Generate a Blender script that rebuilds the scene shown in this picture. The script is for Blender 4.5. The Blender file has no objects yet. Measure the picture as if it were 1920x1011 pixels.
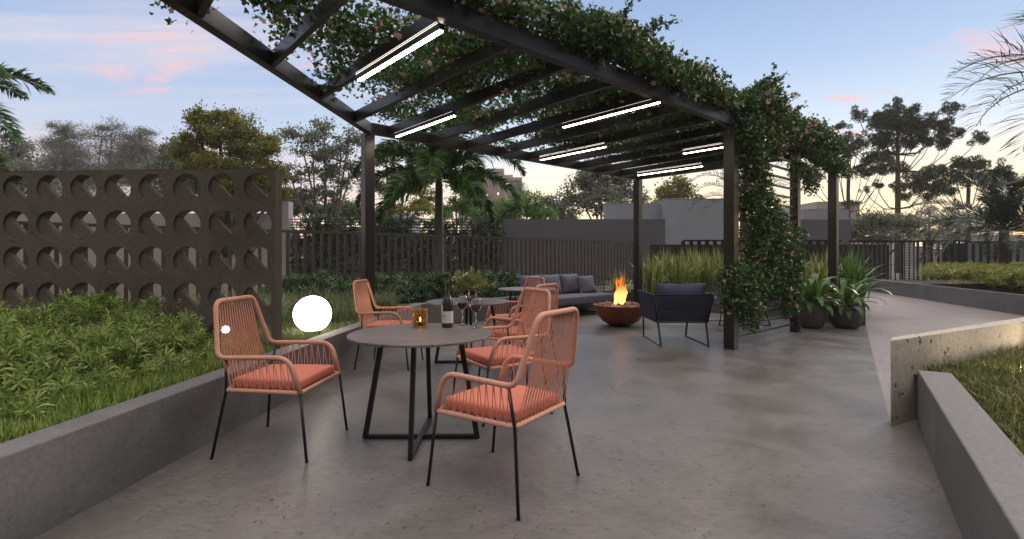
import bpy, bmesh, math, random
import numpy as np
from mathutils import Vector, Matrix
R = math.radians
SC = bpy.context.scene
COL = SC.collection
random.seed(7)
rng = np.random.default_rng(11)

# ------------------------------------------------------------------ camera, sky, light, exposure
cd = bpy.data.cameras.new('camera'); cam = bpy.data.objects.new('camera', cd); COL.objects.link(cam)
cam.location = (0, 0, 1.3); cam.rotation_euler = (R(90), 0, 0)
cd.sensor_width = 36; cd.lens = 945 / 1920 * 36; cd.shift_y = -25.5 / 1920
cd.clip_start = 0.05; cd.clip_end = 4000
SC.camera = cam
SC.view_settings.view_transform = 'Standard'; SC.view_settings.look = 'None'
SC.view_settings.exposure = 0.0; SC.view_settings.gamma = 1
SC.cycles.use_denoising = True
SC.cycles.max_bounces = 6; SC.cycles.diffuse_bounces = 3; SC.cycles.glossy_bounces = 3
SC.cycles.transmission_bounces = 6; SC.cycles.transparent_max_bounces = 10
SC.cycles.sample_clamp_indirect = 6; SC.cycles.caustics_reflective = False; SC.cycles.caustics_refractive = False
SKY_STRENGTH = 1.16

W = bpy.data.worlds.new('World'); SC.world = W; W.use_nodes = True
def build_world():
    nt = W.node_tree; nt.nodes.clear(); N = nt.nodes.new; L = nt.links.new
    out = N('ShaderNodeOutputWorld'); bg = N('ShaderNodeBackground'); bg.inputs[1].default_value = SKY_STRENGTH
    tc = N('ShaderNodeTexCoord'); sep = N('ShaderNodeSeparateXYZ'); L(tc.outputs['Generated'], sep.inputs[0])
    def ramp(stops):
        r = N('ShaderNodeValToRGB'); e = r.color_ramp.elements
        while len(e) < len(stops): e.new(0.5)
        for i, (p, c) in enumerate(stops): e[i].position = p; e[i].color = (*c, 1)
        return r
    west = ramp([(0.0, (1.2, .74, .34)), (.06, (1.3, 1.0, .60)), (.14, (1.10, 1.0, .80)), (.20, (.74, .84, .95)), (.32, (.43, .58, .82)), (.47, (.25, .38, .64)), (.60, (.95, .92, .92)), (.8, (2.0, 1.82, 1.68))])
    east = ramp([(0.0, (.80, .55, .48)), (.06, (.90, .64, .58)), (.13, (.74, .62, .66)), (.20, (.52, .61, .78)), (.32, (.36, .49, .74)), (.47, (.25, .37, .62)), (.60, (.95, .92, .92)), (.8, (2.0, 1.82, 1.68))])
    for r in (west, east): L(sep.outputs['Z'], r.inputs[0])
    az = N('ShaderNodeMapRange'); az.interpolation_type = 'SMOOTHSTEP'
    az.inputs['From Min'].default_value = -.60; az.inputs['From Max'].default_value = .15
    L(sep.outputs['X'], az.inputs['Value'])
    mx = N('ShaderNodeMix'); mx.data_type = 'RGBA'; L(az.outputs[0], mx.inputs['Factor']); L(east.outputs[0], mx.inputs['A']); L(west.outputs[0], mx.inputs['B'])
    # cloud layer: project the view ray on a plane above
    ad = N('ShaderNodeMath'); ad.operation = 'ADD'; ad.inputs[1].default_value = .09; L(sep.outputs['Z'], ad.inputs[0])
    dx = N('ShaderNodeMath'); dx.operation = 'DIVIDE'; L(sep.outputs['X'], dx.inputs[0]); L(ad.outputs[0], dx.inputs[1])
    dy = N('ShaderNodeMath'); dy.operation = 'DIVIDE'; L(sep.outputs['Y'], dy.inputs[0]); L(ad.outputs[0], dy.inputs[1])
    cb = N('ShaderNodeCombineXYZ'); L(dx.outputs[0], cb.inputs[0]); L(dy.outputs[0], cb.inputs[1])
    def cloud(scale, rot, loc, lo, hi, det=7):
        mp = N('ShaderNodeMapping'); mp.inputs['Scale'].default_value = scale; mp.inputs['Rotation'].default_value = (0, 0, rot); mp.inputs['Location'].default_value = loc
        L(cb.outputs[0], mp.inputs[0])
        no = N('ShaderNodeTexNoise'); no.inputs['Scale'].default_value = 1; no.inputs['Detail'].default_value = det; no.inputs['Roughness'].default_value = .58; no.inputs['Distortion'].default_value = .5
        L(mp.outputs[0], no.inputs['Vector'])
        mr = N('ShaderNodeMapRange'); mr.interpolation_type = 'SMOOTHSTEP'; mr.inputs['From Min'].default_value = lo; mr.inputs['From Max'].default_value = hi
        L(no.outputs[0], mr.inputs['Value']); return mr
    # thin haze streaks on the left, small pink puffs everywhere
    c1 = cloud((.30, 1.5, 1), .30, (3.1, 2.2, 0), .46, .66)
    c2 = cloud((.7, 1.9, 1), -.25, (9.4, 1.3, 0), .575, .68, 5)
    left = N('ShaderNodeMapRange'); left.interpolation_type = 'SMOOTHSTEP'; left.inputs['From Min'].default_value = .25; left.inputs['From Max'].default_value = -.35
    left.inputs['To Min'].default_value = .05; left.inputs['To Max'].default_value = .75
    L(sep.outputs['X'], left.inputs['Value'])
    m1 = N('ShaderNodeMath'); m1.operation = 'MULTIPLY'; L(c1.outputs[0], m1.inputs[0]); L(left.outputs[0], m1.inputs[1])
    mixc = N('ShaderNodeMix'); mixc.data_type = 'RGBA'; mixc.inputs['B'].default_value = (.74, .68, .74, 1); L(m1.outputs[0], mixc.inputs['Factor']); L(mx.outputs['Result'], mixc.inputs['A'])
    m2 = N('ShaderNodeMath'); m2.operation = 'MULTIPLY'; m2.inputs[1].default_value = .6; L(c2.outputs[0], m2.inputs[0])
    mixd = N('ShaderNodeMix'); mixd.data_type = 'RGBA'; mixd.inputs['B'].default_value = (1.0, .56, .52, 1); L(m2.outputs[0], mixd.inputs['Factor']); L(mixc.outputs['Result'], mixd.inputs['A'])
    bk = N('ShaderNodeMapRange'); bk.interpolation_type = 'SMOOTHSTEP'; bk.inputs['From Min'].default_value = .15; bk.inputs['From Max'].default_value = -.35; L(sep.outputs['Y'], bk.inputs['Value'])
    lowz = N('ShaderNodeMapRange'); lowz.inputs['From Min'].default_value = .60; lowz.inputs['From Max'].default_value = .35; L(sep.outputs['Z'], lowz.inputs['Value'])
    ml = N('ShaderNodeMath'); ml.operation = 'MULTIPLY'; L(bk.outputs[0], ml.inputs[0]); L(lowz.outputs[0], ml.inputs[1])
    mixb = N('ShaderNodeMix'); mixb.data_type = 'RGBA'; mixb.inputs['B'].default_value = (.10, .095, .095, 1); L(ml.outputs[0], mixb.inputs['Factor']); L(mixd.outputs['Result'], mixb.inputs['A'])
    L(mixb.outputs['Result'], bg.inputs[0]); L(bg.outputs[0], out.inputs[0])
build_world()

sd = bpy.data.lights.new('sun', 'SUN'); sun = bpy.data.objects.new('sun', sd); COL.objects.link(sun)
sd.energy = 1.5; sd.angle = R(14); sd.color = (1, .86, .74)
SUN_DIR = Vector((.80, .55, .40))           # towards the light
sun.rotation_euler = SUN_DIR.to_track_quat('Z', 'Y').to_euler()

# ------------------------------------------------------------------ frames of reference
E3 = Vector((.751, .660, 0)); E4 = Vector((-.660, .751, 0)); ANG = math.atan2(.660, .751)
def ev(a, b, z=0): return Vector((a * .751 - b * .660, a * .660 + b * .751, z))
def G(px, py, z=0):                           # photo pixel -> point on the plane of height z
    d = (1.3 - z) * 945 / (py - 480); return Vector(((px - 960) / 945 * d, d, z))
def P(px, d, z=0): return Vector(((px - 960) / 945 * d, d, z))
def Zat(py, d): return 1.3 + (480 - py) / 945 * d

# ------------------------------------------------------------------ materials
def newmat(name):
    m = bpy.data.materials.new(name); m.use_nodes = True; nt = m.node_tree
    return m, nt, nt.nodes['Principled BSDF'], nt.nodes['Material Output']
def plain(name, col, rough=.5, metal=0, bump=0, bscale=60, var=.08, vscale=3, spec=.5, coat=0):
    m, nt, b, o = newmat(name); N = nt.nodes.new; L = nt.links.new
    b.inputs['Roughness'].default_value = rough; b.inputs['Metallic'].default_value = metal
    b.inputs['Specular IOR Level'].default_value = spec; b.inputs['Coat Weight'].default_value = coat; b.inputs['Coat Roughness'].default_value = .28
    tc = N('ShaderNodeTexCoord'); no = N('ShaderNodeTexNoise'); no.inputs['Scale'].default_value = vscale; no.inputs['Detail'].default_value = 6
    L(tc.outputs['Object'], no.inputs['Vector'])
    mr = N('ShaderNodeMapRange'); mr.inputs['From Min'].default_value = .3; mr.inputs['From Max'].default_value = .7
    mr.inputs['To Min'].default_value = 1 - var; mr.inputs['To Max'].default_value = 1 + var; L(no.outputs[0], mr.inputs['Value'])
    hv = N('ShaderNodeHueSaturation'); hv.inputs['Color'].default_value = (*col, 1); L(mr.outputs[0], hv.inputs['Value']); L(hv.outputs[0], b.inputs['Base Color'])
    if bump:
        n2 = N('ShaderNodeTexNoise'); n2.inputs['Scale'].default_value = bscale; n2.inputs['Detail'].default_value = 5; L(tc.outputs['Object'], n2.inputs['Vector'])
        bp = N('ShaderNodeBump'); bp.inputs['Strength'].default_value = bump; bp.inputs['Distance'].default_value = .01; L(n2.outputs[0], bp.inputs['Height']); L(bp.outputs[0], b.inputs['Normal'])
    return m
def concrete(name, ca, cb, rough=.55, pit=.0, stain=1.6, pitscale=9, pitcol=(.06, .055, .05), rvar=.12, bump=.25, fine=38, stretch=None):
    m, nt, b, o = newmat(name); N = nt.nodes.new; L = nt.links.new
    tc = N('ShaderNodeTexCoord')
    n1 = N('ShaderNodeTexNoise'); n1.inputs['Scale'].default_value = stain; n1.inputs['Detail'].default_value = 9; n1.inputs['Roughness'].default_value = .62; n1.inputs['Distortion'].default_value = .6
    n2 = N('ShaderNodeTexNoise'); n2.inputs['Scale'].default_value = fine; n2.inputs['Detail'].default_value = 6; n2.inputs['Roughness'].default_value = .7
    L(tc.outputs['Object'], n1.inputs['Vector'])
    if stretch:
        mp = N('ShaderNodeMapping'); mp.inputs['Scale'].default_value = stretch; mp.inputs['Rotation'].default_value = (0, 0, .2); L(tc.outputs['Object'], mp.inputs[0]); L(mp.outputs[0], n2.inputs['Vector'])
    else: L(tc.outputs['Object'], n2.inputs['Vector'])
    r1 = N('ShaderNodeMapRange'); r1.inputs['From Min'].default_value = .33; r1.inputs['From Max'].default_value = .68; L(n1.outputs[0], r1.inputs['Value'])
    mx = N('ShaderNodeMix'); mx.data_type = 'RGBA'; mx.inputs['A'].default_value = (*ca, 1); mx.inputs['B'].default_value = (*cb, 1); L(r1.outputs[0], mx.inputs['Factor'])
    r2 = N('ShaderNodeMapRange'); r2.inputs['From Min'].default_value = .3; r2.inputs['From Max'].default_value = .7; r2.inputs['To Min'].default_value = .80; r2.inputs['To Max'].default_value = 1.18; L(n2.outputs[0], r2.inputs['Value'])
    hv = N('ShaderNodeHueSaturation'); L(mx.outputs['Result'], hv.inputs['Color']); L(r2.outputs[0], hv.inputs['Value'])
    col = hv.outputs[0]
    h = n2.outputs[0]
    if pit:
        vo = N('ShaderNodeTexVoronoi'); vo.inputs['Scale'].default_value = pitscale; vo.inputs['Randomness'].default_value = 1
        n3 = N('ShaderNodeTexNoise'); n3.inputs['Scale'].default_value = pitscale * 2.2; n3.inputs['Detail'].default_value = 3
        ds = N('ShaderNodeVectorMath'); ds.operation = 'MULTIPLY_ADD'; ds.inputs[1].default_value = (.09, .09, .09)
        L(tc.outputs['Object'], n3.inputs['Vector']); L(n3.outputs['Color'], ds.inputs[0]); L(tc.outputs['Object'], ds.inputs[2]); L(ds.outputs[0], vo.inputs['Vector'])
        # pit radius varies per cell
        sp = N('ShaderNodeSeparateColor'); L(vo.outputs['Color'], sp.inputs[0])
        pw = N('ShaderNodeMath'); pw.operation = 'POWER'; pw.inputs[1].default_value = 3.5; L(sp.outputs[0], pw.inputs[0])
        th = N('ShaderNodeMath'); th.operation = 'MULTIPLY'; th.inputs[1].default_value = pit; L(pw.outputs[0], th.inputs[0])
        lt = N('ShaderNodeMath'); lt.operation = 'SUBTRACT'; L(th.outputs[0], lt.inputs[0]); L(vo.outputs['Distance'], lt.inputs[1])
        ms = N('ShaderNodeMapRange'); ms.inputs['From Min'].default_value = 0; ms.inputs['From Max'].default_value = .03; L(lt.outputs[0], ms.inputs['Value'])
        m2 = N('ShaderNodeMix'); m2.data_type = 'RGBA'; m2.inputs['B'].default_value = (*pitcol, 1); L(ms.outputs[0], m2.inputs['Factor']); L(col, m2.inputs['A']); col = m2.outputs['Result']
        sb = N('ShaderNodeMath'); sb.operation = 'MULTIPLY_ADD'; sb.inputs[1].default_value = -2.5; L(ms.outputs[0], sb.inputs[0]); L(n2.outputs[0], sb.inputs[2]); h = sb.outputs[0]
    L(col, b.inputs['Base Color'])
    r3 = N('ShaderNodeMapRange'); r3.inputs['From Min'].default_value = .3; r3.inputs['From Max'].default_value = .7; r3.inputs['To Min'].default_value = rough - rvar; r3.inputs['To Max'].default_value = rough + rvar
    L(n1.outputs[0], r3.inputs['Value']); L(r3.outputs[0], b.inputs['Roughness'])
    bp = N('ShaderNodeBump'); bp.inputs['Strength'].default_value = bump; bp.inputs['Distance'].default_value = .006; L(h, bp.inputs['Height']); L(bp.outputs[0], b.inputs['Normal'])
    return m
def leaf(name, stops, trans=.3, rough=.45, spec=.35):
    m, nt, b, o = newmat(name); N = nt.nodes.new; L = nt.links.new
    ge = N('ShaderNodeNewGeometry'); r = N('ShaderNodeValToRGB'); e = r.color_ramp.elements
    while len(e) < len(stops): e.new(.5)
    for i, c in enumerate(stops): e[i].position = i / max(1, len(stops) - 1); e[i].color = (*c, 1)
    L(ge.outputs['Random Per Island'], r.inputs[0]); L(r.outputs[0], b.inputs['Base Color'])
    b.inputs['Roughness'].default_value = rough; b.inputs['Specular IOR Level'].default_value = spec
    tr = N('ShaderNodeBsdfTranslucent'); L(r.outputs[0], tr.inputs[0]); mx = N('ShaderNodeMixShader'); mx.inputs[0].default_value = trans
    L(b.outputs[0], mx.inputs[1]); L(tr.outputs[0], mx.inputs[2]); L(mx.outputs[0], o.inputs[0])
    return m
def emit(name, col, s):
    m, nt, b, o = newmat(name); b.inputs['Base Color'].default_value = (.8, .8, .8, 1)
    b.inputs['Emission Color'].default_value = (*col, 1); b.inputs['Emission Strength'].default_value = s
    return m
def glass(name, col=(1, 1, 1), rough=.0, alpha_shadow=True):
    m, nt, b, o = newmat(name); b.inputs['Base Color'].default_value = (*col, 1); b.inputs['Transmission Weight'].default_value = 1
    b.inputs['Roughness'].default_value = rough; b.inputs['IOR'].default_value = 1.45
    return m

M = {}
M['floor'] = concrete('polished_concrete', (.108, .099, .095), (.172, .160, .154), rough=.36, pit=.46, stain=1.5, pitscale=34, pitcol=(.055, .048, .045), rvar=.10, bump=.30, fine=14, stretch=(.8, 2.6, 1))
M['wallc'] = concrete('planter_concrete', (.092, .090, .093), (.150, .147, .150), rough=.7, pit=.16, stain=1.8, pitscale=12, pitcol=(.07, .07, .07), bump=.25)
M['slabc'] = concrete('pitted_concrete', (.30, .27, .225), (.42, .38, .32), rough=.7, pit=.42, stain=2.4, pitscale=19, pitcol=(.05, .045, .04), bump=.6, fine=24)
M['breeze'] = concrete('breeze_block_concrete', (.078, .063, .050), (.118, .097, .079), rough=.8, pit=.2, stain=2, pitscale=10, pitcol=(.04, .035, .03), bump=.35, fine=30)
M['boundary'] = concrete('boundary_render', (.085, .083, .095), (.105, .102, .115), rough=.8, stain=.6, bump=.1)
M['boundary_light'] = concrete('light_render', (.30, .275, .29), (.34, .31, .325), rough=.8, stain=.6, bump=.1)
M['white_wall'] = concrete('white_render', (.24, .255, .29), (.28, .295, .33), rough=.8, stain=.4, bump=.05)
M['beige'] = plain('beige_render', (.42, .36, .33), .8)
M['steel'] = plain('bronze_steel', (.022, .018, .016), .34, .4, var=.15, vscale=2, spec=.5, coat=.30)
M['fence'] = plain('brown_fence_metal', (.052, .038, .033), .5, .2, var=.12)
M['black'] = plain('black_metal', (.012, .012, .014), .42, .3, var=.1)
M['blackfence'] = plain('black_fence_metal', (.010, .010, .012), .5, .2, var=.1)
M['greyslat'] = plain('grey_fence_metal', (.075, .075, .085), .5, .2, var=.1)
M['trellis'] = plain('dark_trellis_metal', (.018, .016, .016), .6, .2)
M['led'] = emit('led_diffuser', (1, .84, .63), 34)
M['reflection_thin'] = emit('reflection_glow', (1, .9, .78), 2)  # weak glow standing in for reflected lines beside the diffuser
M['ball'] = emit('globe_glow', (1, .86, .66), 9)
M['alu'] = plain('light_housing', (.05, .05, .05), .4, .6)
M['soil'] = plain('soil', (.045, .035, .025), .95, bump=.8, bscale=30, var=.3, vscale=8)
M['lawn'] = plain('lawn', (.045, .075, .022), .95, bump=.8, bscale=40, var=.3, vscale=5)
M['ground'] = plain('ground', (.07, .075, .05), .95, var=.25, vscale=.3)
M['bark'] = plain('bark', (.085, .065, .05), .9, bump=.8, bscale=25, var=.3, vscale=6)
M['barkgrey'] = plain('grey_bark', (.13, .115, .10), .9, bump=.6, bscale=20, var=.25, vscale=6)
M['cushion'] = plain('coral_fabric', (.60, .185, .125), .85, bump=.15, bscale=350, var=.05)
M['blue'] = plain('navy_fabric', (.085, .095, .17), .9, bump=.3, bscale=300, var=.12, vscale=40)
M['greyblue'] = plain('slate_fabric', (.098, .102, .145), .9, bump=.25, bscale=300, var=.08, vscale=30)
M['navycord'] = plain('charcoal_cord', (.045, .050, .080), .8)
M['corten'] = plain('rust_steel', (.20, .050, .026), .55, .1, bump=.2, bscale=40, var=.25, vscale=5)
M['pot'] = plain('grey_pot', (.075, .068, .066), .7, bump=.15, bscale=30, var=.12, vscale=4)
M['wine'] = plain('red_wine', (.10, .004, .006), .05, spec=.6)
M['glass'] = glass('clear_glass'); M['pinkglass'] = glass('pink_glass', (.95, .72, .74))
M['amber'] = glass('amber_glass', (1, .72, .40), .15)
M['bottle'] = plain('dark_bottle_glass', (.010, .011, .010), .06, spec=.8, coat=.5)
M['foil'] = plain('bottle_foil', (.12, .045, .025), .3, .6)
M['label'] = plain('paper_label', (.62, .58, .54), .7); M['ink'] = plain('ink', (.10, .09, .09), .7)
M['brass'] = plain('brass_lattice', (.45, .27, .11), .35, .8)
M['candle'] = emit('candle_flame', (1, .62, .25), 40)
M['wax'] = plain('wax', (.85, .78, .62), .5)
M['rock'] = plain('lava_stone', (.30, .20, .155), .85, bump=.7, bscale=30, var=.35, vscale=9)
M['parasol'] = plain('taupe_canvas', (.11, .10, .11), .8)
M['roof'] = plain('pavilion_grey', (.12, .12, .13), .8)

def wrap_rope(name, col):                     # tube wound with cord: fine ribs from the generated UV-free coordinates
    m, nt, b, o = newmat(name); N = nt.nodes.new; L = nt.links.new
    b.inputs['Roughness'].default_value = .75
    at = N('ShaderNodeAttribute'); at.attribute_name = 'along'
    mu = N('ShaderNodeMath'); mu.operation = 'MULTIPLY'; mu.inputs[1].default_value = 2 * math.pi / .0075; L(at.outputs['Fac'], mu.inputs[0])
    sn = N('ShaderNodeMath'); sn.operation = 'SINE'; L(mu.outputs[0], sn.inputs[0])
    bp = N('ShaderNodeBump'); bp.inputs['Strength'].default_value = .55; bp.inputs['Distance'].default_value = .002; L(sn.outputs[0], bp.inputs['Height']); L(bp.outputs[0], b.inputs['Normal'])
    tc = N('ShaderNodeTexCoord'); no = N('ShaderNodeTexNoise'); no.inputs['Scale'].default_value = 30; L(tc.outputs['Object'], no.inputs['Vector'])
    mr = N('ShaderNodeMapRange'); mr.inputs['To Min'].default_value = .85; mr.inputs['To Max'].default_value = 1.15; L(no.outputs[0], mr.inputs['Value'])
    hv = N('ShaderNodeHueSaturation'); hv.inputs['Color'].default_value = (*col, 1); L(mr.outputs[0], hv.inputs['Value']); L(hv.outputs[0], b.inputs['Base Color'])
    return m
M['rope'] = wrap_rope('peach_rope', (.66, .335, .235))
M['cord'] = plain('peach_cord', (.62, .275, .185), .75)

def table_wood():
    m, nt, b, o = newmat('dark_plank_tabletop'); N = nt.nodes.new; L = nt.links.new
    tc = N('ShaderNodeTexCoord'); mp = N('ShaderNodeMapping'); mp.inputs['Scale'].default_value = (2.5, 26, 1); L(tc.outputs['Object'], mp.inputs[0])
    no = N('ShaderNodeTexNoise'); no.inputs['Scale'].default_value = 2; no.inputs['Detail'].default_value = 8; L(mp.outputs[0], no.inputs['Vector'])
    r = N('ShaderNodeValToRGB'); e = r.color_ramp.elements; e[0].position = .3; e[0].color = (.085, .065, .062, 1); e[1].position = .72; e[1].color = (.20, .165, .155, 1)
    L(no.outputs[0], r.inputs[0])
    # plank joints every 12 cm
    sp = N('ShaderNodeSeparateXYZ'); L(tc.outputs['Object'], sp.inputs[0])
    mo = N('ShaderNodeMath'); mo.operation = 'PINGPONG'; mo.inputs[1].default_value = .06; L(sp.outputs['Y'], mo.inputs[0])
    lt = N('ShaderNodeMath'); lt.operation = 'LESS_THAN'; lt.inputs[1].default_value = .0014; L(mo.outputs[0], lt.inputs[0])
    mx = N('ShaderNodeMix'); mx.data_type = 'RGBA'; mx.inputs['B'].default_value = (.02, .016, .015, 1); L(lt.outputs[0], mx.inputs['Factor']); L(r.outputs[0], mx.inputs['A']); L(mx.outputs['Result'], b.inputs['Base Color'])
    b.inputs['Roughness'].default_value = .42
    return m
M['tabletop'] = table_wood()

def pavers():
    m, nt, b, o = newmat('path_pavers'); N = nt.nodes.new; L = nt.links.new
    tc = N('ShaderNodeTexCoord'); mp = N('ShaderNodeMapping'); mp.inputs['Rotation'].default_value = (0, 0, R(-56)); L(tc.outputs['Object'], mp.inputs[0])
    br = N('ShaderNodeTexBrick'); br.inputs['Scale'].default_value = 1; br.inputs['Brick Width'].default_value = .20; br.inputs['Row Height'].default_value = .10; br.inputs['Mortar Size'].default_value = .004
    br.inputs['Color1'].default_value = (.205, .180, .180, 1); br.inputs['Color2'].default_value = (.220, .196, .194, 1); br.inputs['Mortar'].default_value = (.175, .155, .155, 1)
    L(mp.outputs[0], br.inputs['Vector'])
    no = N('ShaderNodeTexNoise'); no.inputs['Scale'].default_value = 3; no.inputs['Detail'].default_value = 7; L(tc.outputs['Object'], no.inputs['Vector'])
    mr = N('ShaderNodeMapRange'); mr.inputs['To Min'].default_value = .75; mr.inputs['To Max'].default_value = 1.2; L(no.outputs[0], mr.inputs['Value'])
    hv = N('ShaderNodeHueSaturation'); L(br.outputs['Color'], hv.inputs['Color']); L(mr.outputs[0], hv.inputs['Value']); L(hv.outputs[0], b.inputs['Base Color'])
    b.inputs['Roughness'].default_value = .6
    bp = N('ShaderNodeBump'); bp.inputs['Strength'].default_value = .4; bp.inputs['Distance'].default_value = .004; bp.invert = True; L(br.outputs['Fac'], bp.inputs['Height']); L(bp.outputs[0], b.inputs['Normal'])
    return m
M['paver'] = pavers()

M['vine'] = leaf('vine_leaf', [(.018, .048, .012), (.040, .100, .022), (.070, .145, .035), (.10, .185, .05)], .25, .4, .45)
M['petal'] = leaf('pink_petal', [(.52, .26, .20), (.62, .36, .29), (.66, .46, .38)], .3, .7)
M['shrub'] = leaf('shrub_leaf', [(.065, .125, .024), (.16, .25, .050), (.29, .38, .09), (.43, .50, .15)], .35)
M['shrubdark'] = leaf('dark_shrub_leaf', [(0.021, 0.048, 0.021), (0.045, 0.090, 0.036), (0.075, 0.128, 0.053)], .25)
M['hedge'] = leaf('hedge_leaf', [(0.200, 0.237, 0.056), (0.325, 0.350, 0.094), (0.450, 0.463, 0.150)], .3)
M['grass'] = leaf('grass_blade', [(0.065, 0.111, 0.026), (0.130, 0.176, 0.046), (0.208, 0.234, 0.078)], .3)
M['drygrass'] = leaf('golden_grass', [(.04, .075, .014), (.075, .115, .022), (.14, .16, .04), (.34, .28, .10)], .3)
M['sedge'] = leaf('sedge_blade', [(0.077, 0.110, 0.044), (0.143, 0.182, 0.077), (0.242, 0.275, 0.132)], .3)
M['flax'] = leaf('flax_blade', [(0.095, 0.135, 0.030), (0.189, 0.243, 0.061), (0.311, 0.351, 0.115), (0.405, 0.419, 0.162)], .25)
M['strap'] = leaf('strap_leaf', [(0.046, 0.111, 0.023), (0.091, 0.182, 0.039), (0.156, 0.260, 0.058)], .2, .35)
M['palm'] = leaf('palm_leaflet', [(.026, .072, .013), (.055, .135, .028), (.11, .21, .048)], .35, .35, .5)
M['palmdk'] = leaf('dusky_palm_leaflet', [(0.026, 0.043, 0.034), (0.054, 0.079, 0.062), (0.102, 0.132, 0.108)], .2, .35, .5)
M['crownshaft'] = plain('crownshaft', (.075, .13, .035), .45, var=.15)
M['olive'] = leaf('olive_foliage', [(.09, .11, .025), (.19, .20, .04), (.32, .30, .06)], .45)
M['midgreen'] = leaf('mid_foliage', [(.05, .085, .03), (.09, .14, .045), (.14, .20, .065)], .4)
M['bright'] = leaf('bright_foliage', [(.07, .15, .03), (.13, .26, .055), (.22, .36, .09)], .45)
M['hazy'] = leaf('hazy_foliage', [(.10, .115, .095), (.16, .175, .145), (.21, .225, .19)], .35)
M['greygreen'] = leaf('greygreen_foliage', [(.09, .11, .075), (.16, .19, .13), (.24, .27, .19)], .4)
M['arauc'] = leaf('araucaria_needles', [(.016, .034, .008), (.040, .068, .012), (.085, .115, .022)], .15)
M['reddish'] = leaf('reddish_foliage', [(.05, .045, .02), (.10, .08, .03)], .2)

# ------------------------------------------------------------------ object helpers
def setp(o, label=None, cat=None, group=None, kind=None):
    if label: o['label'] = label
    if cat: o['category'] = cat
    if group: o['group'] = group
    if kind: o['kind'] = kind
    return o
def thing(name, label, cat, loc=(0, 0, 0), rz=0, group=None):
    o = bpy.data.objects.new(name, None); COL.objects.link(o); o.location = loc; o.rotation_euler = (0, 0, rz); o.empty_display_size = .1
    return setp(o, label, cat, group)
def dup(root, loc, rz, label, group=None):
    def cp(o, par):
        c = o.copy(); COL.objects.link(c); c.parent = par
        for ch in kids[o]: cp(ch, c)
        return c
    kids = {}
    def walk(o):
        kids[o] = list(o.children)
        for ch in kids[o]: walk(ch)
    walk(root)
    r = cp(root, None); r.location = loc; r.rotation_euler = (0, 0, rz); r['label'] = label
    if group: r['group'] = group
    return r

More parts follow.
